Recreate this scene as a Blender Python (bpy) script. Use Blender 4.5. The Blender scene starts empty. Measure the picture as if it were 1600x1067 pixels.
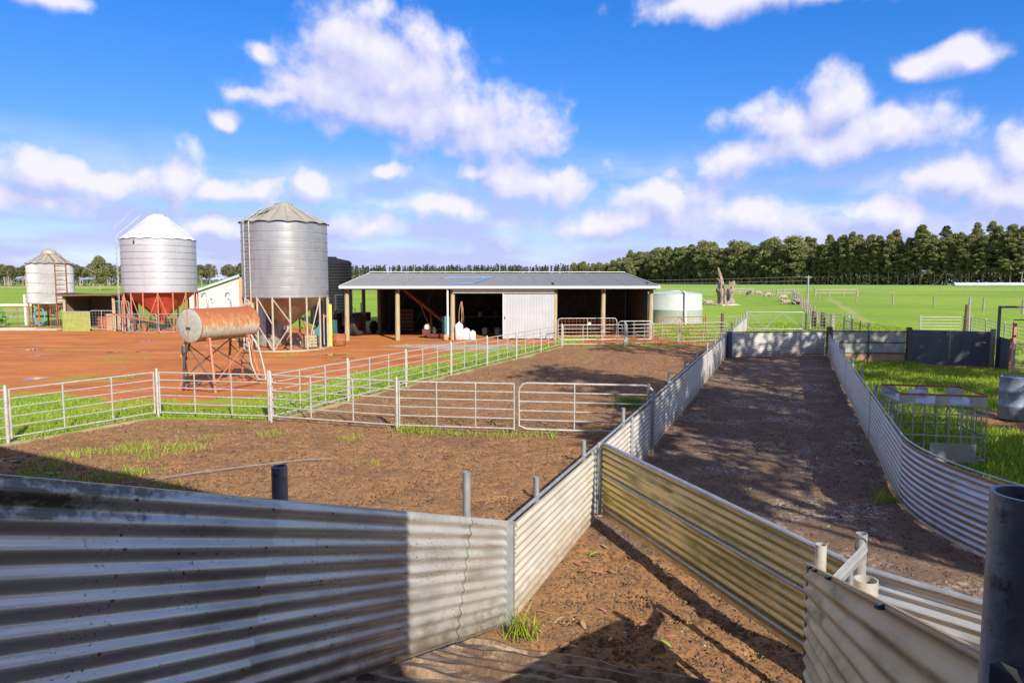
import bpy, bmesh, math, random
import numpy as np
from mathutils import Vector, Matrix
R = math.radians
random.seed(7); rng = np.random.default_rng(11)
scene = bpy.context.scene
COL = scene.collection

# ------------------------------------------------------------------ camera
EYE = 2.85; FPX = 1067.0; PITCH = math.atan(91.5 / FPX)
cam_d = bpy.data.cameras.new('camera'); cam = bpy.data.objects.new('camera', cam_d); COL.objects.link(cam)
cam.location = (0, 0, EYE); cam.rotation_euler = (R(90) - PITCH, 0, 0)
cam_d.sensor_width = 36; cam_d.lens = 24.0; cam_d.clip_start = 0.05; cam_d.clip_end = 12000
scene.camera = cam
scene.render.resolution_x = 1024; scene.render.resolution_y = 682
scene.view_settings.view_transform = 'Standard'; scene.view_settings.look = 'None'
scene.view_settings.exposure = 1.0; scene.view_settings.gamma = 1.0

# ------------------------------------------------------------------ sun
SUN_AZ = R(25); SUN_EL = R(33)       # sun stands behind the camera, this far round to the right
to_sun = Vector((math.sin(SUN_AZ) * math.cos(SUN_EL), -math.cos(SUN_AZ) * math.cos(SUN_EL), math.sin(SUN_EL)))
sd = bpy.data.lights.new('sun', 'SUN'); sd.energy = 4.3; sd.angle = R(0.4); sd.color = (1.0, 0.93, 0.82)
sun = bpy.data.objects.new('sun', sd); COL.objects.link(sun)
sun.rotation_euler = to_sun.to_track_quat('Z', 'Y').to_euler(); sun.location = (20, -40, 40)

# ------------------------------------------------------------------ sky
def NN(nt, t, **kw):
    n = nt.nodes.new(t)
    for k, v in kw.items():
        if k == 'inp':
            for kk, vv in v.items(): n.inputs[kk].default_value = vv
        else: setattr(n, k, v)
    return n
def math_n(nt, op, a, b=None, c=None, clamp=False):
    n = nt.nodes.new('ShaderNodeMath'); n.operation = op; n.use_clamp = clamp
    for i, v in enumerate((a, b, c)):
        if v is None: continue
        if isinstance(v, (int, float)): n.inputs[i].default_value = v
        else: nt.links.new(v, n.inputs[i])
    return n.outputs[0]
def mapr(nt, v, a, b, c=0.0, d=1.0, smooth=False):
    n = nt.nodes.new('ShaderNodeMapRange'); n.clamp = True
    if smooth: n.interpolation_type = 'SMOOTHSTEP'
    nt.links.new(v, n.inputs[0])
    for i, x in enumerate((a, b, c, d)): n.inputs[i + 1].default_value = x
    return n.outputs[0]
def mixc(nt, f, a, b, mode='MIX'):
    n = nt.nodes.new('ShaderNodeMix'); n.data_type = 'RGBA'; n.blend_type = mode; n.clamp_factor = True
    for sock, v in ((n.inputs[0], f), (n.inputs[6], a), (n.inputs[7], b)):
        if isinstance(v, (int, float)): sock.default_value = v
        elif isinstance(v, tuple): sock.default_value = v if len(v) == 4 else (*v, 1)
        else: nt.links.new(v, sock)
    return n.outputs[2]

# clouds as they stand round this place: azimuth, elevation and size of each lump, in radians
def sky_dir(x, y):
    xc = (x - 800) / FPX; yc = (y - 533.5) / FPX
    F = math.cos(PITCH) - yc * math.sin(PITCH); D = math.sin(PITCH) + yc * math.cos(PITCH)
    return math.atan2(xc, F), math.atan2(-D, math.hypot(xc, F))
LUMPS = [  # x, y, half width, half height
    (562, 95, 74, 68), (640, 118, 78, 62), (500, 138, 90, 36), (700, 175, 90, 52), (785, 208, 85, 42), (610, 165, 110, 32), (425, 152, 50, 12),
    (40, 270, 85, 28), (150, 284, 110, 28), (275, 278, 62, 32), (370, 296, 60, 18), (50, 312, 110, 16), (482, 298, 36, 20),
    (1225, 182, 105, 26), (1300, 158, 56, 34), (1400, 205, 92, 36), (1300, 225, 110, 26), (1172, 256, 66, 24),
    (1600, 232, 58, 54), (1500, 284, 105, 28), (1590, 300, 90, 40),
    (830, 288, 105, 28), (730, 270, 45, 12), (1040, 322, 95, 32), (1150, 344, 95, 24), (700, 330, 80, 16),
    (1400, 338, 100, 24), (930, 350, 120, 18), (580, 352, 70, 14), (340, 352, 60, 12),
    (1462, 95, 66, 18), (1532, 80, 30, 20), (1180, 0, 170, 20), (90, 2, 56, 20), (428, 90, 30, 11), (355, 190, 30, 10), (615, 272, 30, 11)]
SKY = 0.096; CLOUD_SHADE = (2.75, 2.95, 4.7); CLOUD_LIT = (5.1, 4.9, 5.5)
world = bpy.data.worlds.new('World'); scene.world = world; world.use_nodes = True
wt = world.node_tree; wt.nodes.clear()
grp = bpy.data.node_groups.new('cloud_density', 'ShaderNodeTree')
grp.interface.new_socket('Vector', in_out='INPUT', socket_type='NodeSocketVector')
grp.interface.new_socket('Density', in_out='OUTPUT', socket_type='NodeSocketFloat')
gi = grp.nodes.new('NodeGroupInput'); go = grp.nodes.new('NodeGroupOutput')
warp = NN(grp, 'ShaderNodeTexNoise', noise_dimensions='2D', inp={'Scale': 9.0, 'Detail': 2.0}); grp.links.new(gi.outputs[0], warp.inputs['Vector'])
wv = NN(grp, 'ShaderNodeVectorMath', operation='MULTIPLY_ADD'); grp.links.new(warp.outputs['Color'], wv.inputs[0])
wv.inputs[1].default_value = (0.08, 0.05, 0); wv.inputs[2].default_value = (-0.04, -0.025, 0)
wa = NN(grp, 'ShaderNodeVectorMath', operation='ADD'); grp.links.new(gi.outputs[0], wa.inputs[0]); grp.links.new(wv.outputs[0], wa.inputs[1])
cur = None
for (x, y, w, h) in LUMPS:
    a, e = sky_dir(x, y); ca = math.cos(a) ** 2
    ra = w / FPX * ca * 1.25; re = h / FPX * math.cos(a) * 1.45
    m = NN(grp, 'ShaderNodeVectorMath', operation='MULTIPLY_ADD'); grp.links.new(wa.outputs[0], m.inputs[0]); m.inputs[1].default_value = (1 / ra, 1 / re, 0); m.inputs[2].default_value = (-a / ra, -e / re, 0)
    l = NN(grp, 'ShaderNodeVectorMath', operation='LENGTH'); grp.links.new(m.outputs[0], l.inputs[0])
    cur = l.outputs['Value'] if cur is None else math_n(grp, 'SMOOTH_MIN', cur, l.outputs['Value'], 0.25)
fb = NN(grp, 'ShaderNodeTexNoise', noise_dimensions='2D', inp={'Scale': 17.0, 'Detail': 7.0, 'Roughness': 0.6}); grp.links.new(gi.outputs[0], fb.inputs['Vector'])
vo = NN(grp, 'ShaderNodeTexVoronoi', voronoi_dimensions='2D', feature='F1', inp={'Scale': 20.0, 'Detail': 1.0, 'Roughness': .5}); grp.links.new(wa.outputs[0], vo.inputs['Vector'])
fbm = math_n(grp, 'ADD', math_n(grp, 'MULTIPLY', math_n(grp, 'SUBTRACT', fb.outputs[0], 0.5), 1.25), math_n(grp, 'MULTIPLY', math_n(grp, 'SUBTRACT', 0.42, vo.outputs['Distance']), 0.42))
grp.links.new(math_n(grp, 'ADD', math_n(grp, 'SUBTRACT', 1.0, cur), fbm), go.inputs[0])

# unseen rest of the sky: scattered clouds, cover raised for whiter fill light
grp2 = bpy.data.node_groups.new('cloud_scatter', 'ShaderNodeTree')
grp2.interface.new_socket('Vector', in_out='INPUT', socket_type='NodeSocketVector'); grp2.interface.new_socket('Density', in_out='OUTPUT', socket_type='NodeSocketFloat')
gi2 = grp2.nodes.new('NodeGroupInput'); go2 = grp2.nodes.new('NodeGroupOutput')
sc = NN(grp2, 'ShaderNodeTexNoise', noise_dimensions='2D', inp={'Scale': 3.2, 'Detail': 3.0, 'Roughness': .6}); grp2.links.new(gi2.outputs[0], sc.inputs['Vector'])
grp2.links.new(mapr(grp2, sc.outputs[0], 0.42, 0.66, -.4, 1.2), go2.inputs[0])
tc = NN(wt, 'ShaderNodeTexCoord'); sp = NN(wt, 'ShaderNodeSeparateXYZ'); wt.links.new(tc.outputs['Generated'], sp.inputs[0])
az = math_n(wt, 'ARCTAN2', sp.outputs[0], sp.outputs[1]); el = math_n(wt, 'ARCSINE', sp.outputs[2])
sky = NN(wt, 'ShaderNodeTexSky'); sky.sky_type = 'NISHITA'; sky.sun_disc = False
sky.sun_elevation = SUN_EL; sky.sun_rotation = R(180) - SUN_AZ
sky.air_density = 1.0; sky.dust_density = 0.0; sky.ozone_density = 3.0
hs = NN(wt, 'ShaderNodeHueSaturation', inp={'Saturation': 1.22, 'Value': 1.0})
tn = NN(wt, 'ShaderNodeVectorMath', operation='MULTIPLY'); wt.links.new(sky.outputs[0], tn.inputs[0]); tn.inputs[1].default_value = (.70, .86, 1.3)
dn = NN(wt, 'ShaderNodeVectorMath', operation='MULTIPLY_ADD'); wt.links.new(tn.outputs[0], dn.inputs[0]); dn.inputs[1].default_value = (.07, .088, .06); dn.inputs[2].default_value = (1, 1, 1)
dv = NN(wt, 'ShaderNodeVectorMath', operation='DIVIDE'); wt.links.new(tn.outputs[0], dv.inputs[0]); wt.links.new(dn.outputs[0], dv.inputs[1])
wt.links.new(dv.outputs[0], hs.inputs['Color'])

bg = NN(wt, 'ShaderNodeBackground', inp={'Strength': SKY}); wt.links.new(hs.outputs[0], bg.inputs[0])
def vec(da, de):
    cb = NN(wt, 'ShaderNodeCombineXYZ'); wt.links.new(math_n(wt, 'ADD', az, da), cb.inputs[0]); wt.links.new(math_n(wt, 'ADD', el, de), cb.inputs[1]); return cb.outputs[0]
v0, v1 = vec(0.0, 0.0), vec(0.012, 0.026)
# thin streaky layer low over the horizon
st = NN(wt, 'ShaderNodeVectorMath', operation='MULTIPLY'); wt.links.new(v0, st.inputs[0]); st.inputs[1].default_value = (4.5, 24, 0)
sn = NN(wt, 'ShaderNodeTexNoise', noise_dimensions='2D', inp={'Scale': 1.0, 'Detail': 5.0, 'Roughness': 0.55}); wt.links.new(st.outputs[0], sn.inputs['Vector'])
band = math_n(wt, 'MULTIPLY', mapr(wt, el, 0.20, 0.07), mapr(wt, sn.outputs[0], 0.26, 0.58, smooth=True))
def cloudy(group):
    def ev(v): g = wt.nodes.new('ShaderNodeGroup'); g.node_tree = group; wt.links.new(v, g.inputs[0]); return g.outputs[0]
    d0 = ev(v0); d1 = ev(v1) if group is grp else math_n(wt, 'MULTIPLY', d0, .8)
    alpha = math_n(wt, 'MAXIMUM', mapr(wt, d0, -0.28, 0.58, smooth=True), math_n(wt, 'MULTIPLY', band, 0.88))
    lit = math_n(wt, 'MULTIPLY_ADD', math_n(wt, 'SUBTRACT', d0, d1), 0.85, 0.44, clamp=True)
    cb = NN(wt, 'ShaderNodeBackground', inp={'Strength': SKY}); wt.links.new(mixc(wt, lit, CLOUD_SHADE, CLOUD_LIT), cb.inputs[0])
    mx = NN(wt, 'ShaderNodeMixShader'); wt.links.new(math_n(wt, 'MULTIPLY', alpha, 0.93), mx.inputs[0]); wt.links.new(bg.outputs[0], mx.inputs[1]); wt.links.new(cb.outputs[0], mx.inputs[2]); return mx.outputs[0]
out_f = math_n(wt, 'MAXIMUM', mapr(wt, math_n(wt, 'ABSOLUTE', az), 0.72, 0.84), mapr(wt, el, 0.46, 0.56))
wm = NN(wt, 'ShaderNodeMixShader'); wt.links.new(out_f, wm.inputs[0]); wt.links.new(cloudy(grp), wm.inputs[1]); wt.links.new(cloudy(grp2), wm.inputs[2])
wo = NN(wt, 'ShaderNodeOutputWorld'); wt.links.new(wm.outputs[0], wo.inputs[0])
world.cycles.sampling_method = 'MANUAL'; world.cycles.sample_map_resolution = 256
scene.cycles.max_bounces = 4; scene.cycles.diffuse_bounces = 2; scene.cycles.glossy_bounces = 2; scene.cycles.transmission_bounces = 2

# ------------------------------------------------------------------ materials
MATS = {}
def new_mat(name):
    m = bpy.data.materials.new(name); m.use_nodes = True; MATS[name] = m
    nt = m.node_tree; return m, nt, nt.nodes['Principled BSDF']
def coords(nt, kind='Object', scale=(1, 1, 1)):
    t = NN(nt, 'ShaderNodeTexCoord'); mp = NN(nt, 'ShaderNodeMapping'); mp.inputs['Scale'].default_value = scale
    nt.links.new(t.outputs[kind], mp.inputs[0]); return mp.outputs[0]
def noise(nt, vec, scale, detail=4, rough=.55):
    n = NN(nt, 'ShaderNodeTexNoise', inp={'Scale': scale, 'Detail': detail, 'Roughness': rough}); nt.links.new(vec, n.inputs['Vector']); return n.outputs[0]
def bump(nt, bs, h, strength=.4, dist=.02):
    b = NN(nt, 'ShaderNodeBump', inp={'Strength': strength, 'Distance': dist}); nt.links.new(h, b.inputs['Height']); nt.links.new(b.outputs[0], bs.inputs['Normal'])
def pm(name, c1, c2=None, scale=6, rough=.6, metal=0., lo=.35, hi=.65, bmp=0., bscale=30, stretch=(1, 1, 1), c3=None, s3=14, lo3=.58, hi3=.72, spec=.5):
    m, nt, bs = new_mat(name); v = coords(nt, 'Object', stretch)
    col = None
    if c2 is None: c2 = tuple(x * .75 for x in c1)
    col = mixc(nt, mapr(nt, noise(nt, v, scale), lo, hi), c1, c2)
    if c3: col = mixc(nt, mapr(nt, noise(nt, v, s3, 6, .65), lo3, hi3), col, c3)
    nt.links.new(col, bs.inputs['Base Color']); bs.inputs['Roughness'].default_value = rough; bs.inputs['Metallic'].default_value = metal
    bs.inputs['Specular IOR Level'].default_value = spec
    if bmp: bump(nt, bs, noise(nt, v, bscale), bmp, .02)
    return m
pm('galv', (.40, .41, .42), (.30, .31, .32), 9, .42, .55, c3=(.30, .28, .25), s3=22)
pm('galv_pale', (.42, .40, .36), (.31, .29, .26), 12, .5, .15, c3=(.33, .27, .2), s3=25, lo3=.6, hi3=.75)
pm('steel_dark', (.10, .105, .12), (.06, .065, .075), 14, .5, .5, c3=(.17, .15, .13))
pm('pipe_shade', (.30, .32, .35), (.22, .235, .26), 10, .5, .5, c3=(.16, .13, .11), s3=24, lo3=.56, hi3=.64, bmp=.15)
pm('white_paint', (.62, .61, .58), (.54, .53, .50), 5, .45)
pm('cream_wall', (.58, .55, .47), (.50, .48, .41), 2, .6)
pm('wood_post', (.38, .31, .18), (.27, .21, .12), 5, .8, bmp=.4, bscale=18, stretch=(6, 6, .6))
pm('wood_grey', (.30, .26, .21), (.20, .17, .13), 6, .85, bmp=.5, bscale=18, stretch=(5, 5, .7))
pm('wood_dark', (.15, .10, .06), (.09, .06, .04), 6, .85, bmp=.4, bscale=18, stretch=(5, 5, .7))
pm('roof_metal', (.21, .215, .21), (.17, .175, .17), 1.5, .75, .0, spec=.2)
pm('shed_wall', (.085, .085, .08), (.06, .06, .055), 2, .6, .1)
pm('door_metal', (.40, .405, .42), (.355, .36, .375), 1.4, .5, .1)
pm('silo_metal', (.40, .41, .42), (.32, .33, .34), 1.1, .36, .6, stretch=(2.2, 2.2, .5))
pm('silo_white', (.48, .49, .51), (.42, .43, .45), 1.1, .38, .4, stretch=(2.2, 2.2, .5))
pm('silo_seam', (.40, .40, .39), (.30, .29, .27), 4, .5, .5)
pm('silo_roof', (.34, .31, .24), (.27, .25, .20), 1.6, .55, .2)
pm('silo_roof_white', (.56, .56, .56), (.48, .49, .49), 1.6, .5, .15)
pm('silo_vertical', (.46, .47, .46), (.38, .39, .38), 2, .5, .3, c3=(.42, .38, .32), s3=5)
pm('red_paint', (.52, .085, .045), (.40, .06, .035), 3, .55, c3=(.30, .10, .05), s3=8)
pm('red_frame', (.44, .15, .08), (.34, .105, .055), 5, .65, c3=(.22, .10, .055), s3=16, lo3=.52, hi3=.66)
pm('rust', (.34, .115, .04), (.22, .07, .03), 7, .85, bmp=.3, c3=(.50, .24, .10), s3=11)
pm('rust_hopper', (.36, .11, .04), (.50, .44, .38), 4, .8, lo=.46, hi=.56, c3=(.24, .07, .03), s3=9)
pm('pipe_cream', (.40, .37, .31), (.33, .28, .20), 3, .55, .25)
pm('hopper_metal', (.42, .40, .37), (.32, .28, .23), 3, .42, .55, c3=(.30, .16, .07), s3=5)
pm('tank_green', (.37, .41, .375), (.33, .365, .335), 1.5, .6)
pm('tank_black', (.006, .007, .009), (.011, .012, .014), 2, .6, spec=.25)
pm('lime_paint', (.27, .29, .07), (.21, .23, .05), 4, .65, c3=(.34, .33, .18), s3=7)
pm('blue_paint', (.05, .16, .42), (.04, .11, .30), 6, .5)
pm('blue_hose', (.08, .28, .65), (.06, .2, .5), 6, .5)
pm('rubber', (.022, .022, .024), (.035, .034, .033), 9, .75)
pm('drum_blue', (.17, .21, .28), (.26, .30, .36), 9, .55, .3, lo=.45, hi=.6, c3=(.42, .43, .44), s3=20, lo3=.6, hi3=.68)
pm('belt_wall', (.055, .062, .080), (.085, .09, .105), 2.2, .55, c3=(.12, .12, .13), s3=14, stretch=(1, 1, .4))
pm('steel_sheet', (.36, .36, .33), (.26, .26, .24), 2.5, .55, .4, c3=(.34, .20, .10), s3=4, lo3=.55, hi3=.7)
pm('mud_board', (.42, .26, .14), (.34, .22, .13), 4, .85)
pm('concrete', (.29, .21, .14), (.19, .13, .08), 5, .9, bmp=.7, bscale=30, c3=(.10, .06, .035), s3=6, lo3=.44, hi3=.56)
pm('concrete_pad', (.48, .42, .34), (.38, .32, .25), 3, .9, bmp=.2)
pm('plastic_white', (.58, .58, .58), (.50, .50, .49), 5, .4, c3=(.5, .42, .34), s3=9)
pm('plastic_wrap', (.42, .45, .45), (.28, .31, .32), 1.2, .4)
pm('wool', (.34, .28, .21), (.22, .18, .14), 9, .95, bmp=.6, bscale=40)
pm('sheep_dark', (.16, .13, .11), (.11, .09, .08), 9, .9)
pm('teal', (.05, .22, .22), (.04, .16, .17), 6, .5)
pm('yellow_paint', (.62, .50, .06), (.5, .4, .05), 6, .5)
pm('hose_pale', (.40, .38, .32), (.32, .30, .26), 8, .6)
pm('hose_grey', (.20, .205, .22), (.15, .155, .16), 8, .6)
pm('haze_hill', (.12, .15, .21), (.10, .125, .18), .002, .95)  # bluish tint stands in for distance haze on the hills
pm('letter_pale', (.60, .60, .61), (.50, .50, .51), 3, .5, .2)
pm('letter_grey', (.43, .44, .45), (.36, .37, .38), 2, .4, .58)
pm('red_vehicle', (.15, .03, .022), (.09, .02, .016), 4, .5)
pm('dark_machine', (.05, .05, .05), (.09, .08, .07), 5, .6)
pm('bark_pale', (.36, .30, .24), (.20, .16, .12), 3, .85, stretch=(3, 3, .5), bmp=.3)
pm('bark_dark', (.16, .12, .09), (.10, .075, .055), 3, .9, stretch=(3, 3, .5))
pm('dead_wood', (.36, .29, .215), (.12, .09, .065), 4.2, .9, stretch=(4, 4, .5), bmp=.9, bscale=7, c3=(.05, .038, .03), s3=3.6, lo3=.53, hi3=.62)

def leaf_mat(name, c1, c2, trans=.25):
    m, nt, bs = new_mat(name)
    g = NN(nt, 'ShaderNodeNewGeometry'); col = mixc(nt, g.outputs['Random Per Island'], c1, c2)
    nt.links.new(col, bs.inputs['Base Color']); bs.inputs['Roughness'].default_value = .55; bs.inputs['Specular IOR Level'].default_value = .3
    tr = NN(nt, 'ShaderNodeBsdfTranslucent'); nt.links.new(mixc(nt, 1.0, col, (1.0, 1.0, .5), 'MULTIPLY'), tr.inputs[0])
    mx = NN(nt, 'ShaderNodeMixShader', inp={0: trans}); nt.links.new(bs.outputs[0], mx.inputs[1]); nt.links.new(tr.outputs[0], mx.inputs[2])
    nt.links.new(mx.outputs[0], nt.nodes['Material Output'].inputs[0]); return m
leaf_mat('leaf_gum', (.10, .125, .045), (.29, .29, .115))
leaf_mat('leaf_gum_shade', (.05, .075, .030), (.115, .13, .05))  # darker gum leaf copy, shade of the plantation depth put into its colour
leaf_mat('leaf_pine', (.030, .052, .022), (.060, .085, .035))
leaf_mat('leaf_olive', (.09, .10, .045), (.17, .165, .075))
leaf_mat('leaf_green', (.07, .20, .02), (.14, .32, .04))
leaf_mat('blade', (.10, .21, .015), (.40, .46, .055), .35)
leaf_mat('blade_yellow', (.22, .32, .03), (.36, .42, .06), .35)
for n, c in (('leaf_red', (.34, .12, .09)), ('leaf_tan', (.36, .22, .11)), ('leaf_fresh', (.20, .34, .05))):
    pm(n, c, tuple(x * .8 for x in c), 30, .5)

def corr_mat(name, c1, c2, rough, metal, stain, stain_amt, mud=(.26, .17, .09), mudh=.25, speck=(.05, .04, .03), speck_lo=.66, rust_moss_shade=None, moss=False):
    """weathered corrugated iron: UV is metres along and up the sheet"""
    m, nt, bs = new_mat(name); t = NN(nt, 'ShaderNodeTexCoord'); uv = t.outputs['UV']
    def mp(sx, sy):
        k = NN(nt, 'ShaderNodeMapping'); k.inputs['Scale'].default_value = (sx, sy, 1); nt.links.new(uv, k.inputs[0]); return k.outputs[0]
    col = mixc(nt, mapr(nt, noise(nt, mp(1.2, 3), 2.0, 5), .35, .65), c1, c2)
    streak = math_n(nt, 'MULTIPLY', mapr(nt, noise(nt, mp(.9, 13.12), 1.0, 3), .44, .62), mapr(nt, noise(nt, mp(1, 1.5), 2.3, 5), .36, .62))
    col = mixc(nt, math_n(nt, 'MULTIPLY', streak, stain_amt), col, stain)
    if rust_moss_shade:
        wv = NN(nt, 'ShaderNodeTexWave', wave_type='BANDS', bands_direction='Y', inp={'Scale': 4.123, 'Distortion': .15, 'Detail': 2})
        nt.links.new(uv, wv.inputs['Vector'])
        rs = math_n(nt, 'MULTIPLY', mapr(nt, wv.outputs[1], .55, .85), mapr(nt, noise(nt, mp(.6, 4), 1.4, 5), .34, .52))
        col = mixc(nt, rs, col, rust_moss_shade)
    sp2 = NN(nt, 'ShaderNodeSeparateXYZ'); nt.links.new(uv, sp2.inputs[0])
    hgt = math_n(nt, 'ADD', sp2.outputs[1], math_n(nt, 'MULTIPLY', math_n(nt, 'SUBTRACT', noise(nt, mp(3, 5), 2, 5), .5), .5))
    col = mixc(nt, mapr(nt, hgt, mudh, -.02, 0, .75), col, mud)
    if moss:   # blotchy black-green growth under the top edge, towards the head of the ramp
        ml = math_n(nt, 'MULTIPLY', mapr(nt, sp2.outputs[0], 4.3, 7.4), mapr(nt, sp2.outputs[1], .50, .74))
        mn = math_n(nt, 'ADD', math_n(nt, 'MULTIPLY', noise(nt, mp(1.4, 13.12), 1.0, 2), .6), math_n(nt, 'MULTIPLY', noise(nt, mp(3, 4), 5, 6, .7), .5))
        col = mixc(nt, math_n(nt, 'MULTIPLY', mapr(nt, math_n(nt, 'MULTIPLY', mn, math_n(nt, 'ADD', ml, .25)), .545, .66), .85), col, (.055, .05, .025))
    spk = mapr(nt, noise(nt, mp(1, 1.4), 46, 3, .6), speck_lo, speck_lo + .05)
    spk = math_n(nt, 'MULTIPLY', spk, mapr(nt, noise(nt, mp(1, 1), 2.6, 3), .45, .6))
    col = mixc(nt, math_n(nt, 'MULTIPLY', spk, .85), col, speck)
    nt.links.new(col, bs.inputs['Base Color']); bs.inputs['Roughness'].default_value = rough; bs.inputs['Metallic'].default_value = metal
    bump(nt, bs, noise(nt, mp(1, 1), 26, 4), .12, .01)
    return m
corr_mat('iron_white', (.52, .50, .44), (.43, .41, .36), .42, .12, (.40, .33, .22), .55)
corr_mat('iron_ramp', (.64, .63, .59), (.54, .53, .51), .25, .46, (.13, .11, .06), .5, mud=(.16, .11, .06), mudh=.22, speck_lo=.60, moss=True)
corr_mat('iron_yellow', (.88, .66, .28), (.76, .55, .22), .45, .0, (.17, .155, .012), 1.0, mud=(.40, .23, .08), mudh=.12, speck_lo=.60, rust_moss_shade=(.20, .175, .02))  # moss bands follow the wave grooves and also paint in their shade
corr_mat('iron_tan', (.74, .60, .36), (.60, .49, .29), .5, .1, (.19, .18, .07), 1.0, mud=(.45, .30, .16), mudh=.15)
corr_mat('iron_galv', (.50, .54, .58), (.40, .43, .46), .38, .5, (.20, .17, .11), .8, mudh=.06)
corr_mat('iron_rusty', (.56, .60, .63), (.44, .47, .50), .4, .45, (.30, .22, .14), .5, mudh=.12, rust_moss_shade=(.36, .17, .07))
corr_mat('iron_dark', (.20, .17, .14), (.14, .12, .10), .7, .1, (.20, .09, .05), .7)

def rust_tank():
    m, nt, bs = new_mat('rust_tank'); v = coords(nt, 'Object'); s = NN(nt, 'ShaderNodeSeparateXYZ'); nt.links.new(v, s.inputs[0])
    n1 = noise(nt, coords(nt, 'Object', (1.4, 1.4, .9)), 5.2, 8, .74); n2 = noise(nt, v, 16, 5, .7)
    top = mapr(nt, s.outputs[2], 1.5, 2.16)
    k = math_n(nt, 'ADD', math_n(nt, 'MULTIPLY', top, .46), math_n(nt, 'ADD', math_n(nt, 'MULTIPLY', n1, .75), math_n(nt, 'MULTIPLY', n2, .25)))
    low = mapr(nt, s.outputs[2], 1.5, 1.28)
    k = math_n(nt, 'ADD', k, math_n(nt, 'MULTIPLY', low, .2))
    col = mixc(nt, mapr(nt, k, .54, .68), (.47, .43, .35), (.42, .20, .075))
    col = mixc(nt, mapr(nt, k, .68, .86), col, (.29, .085, .03))
    nt.links.new(col, bs.inputs['Base Color']); bs.inputs['Roughness'].default_value = .7; bump(nt, bs, n2, .2, .01)
rust_tank()
def water():
    m, nt, bs = new_mat('puddle_water'); bs.inputs['Base Color'].default_value = (.12, .075, .045, 1); bs.inputs['Roughness'].default_value = .04
    bs.inputs['Specular IOR Level'].default_value = .9; bump(nt, bs, noise(nt, coords(nt), 9), .03, .01)
water()

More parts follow.
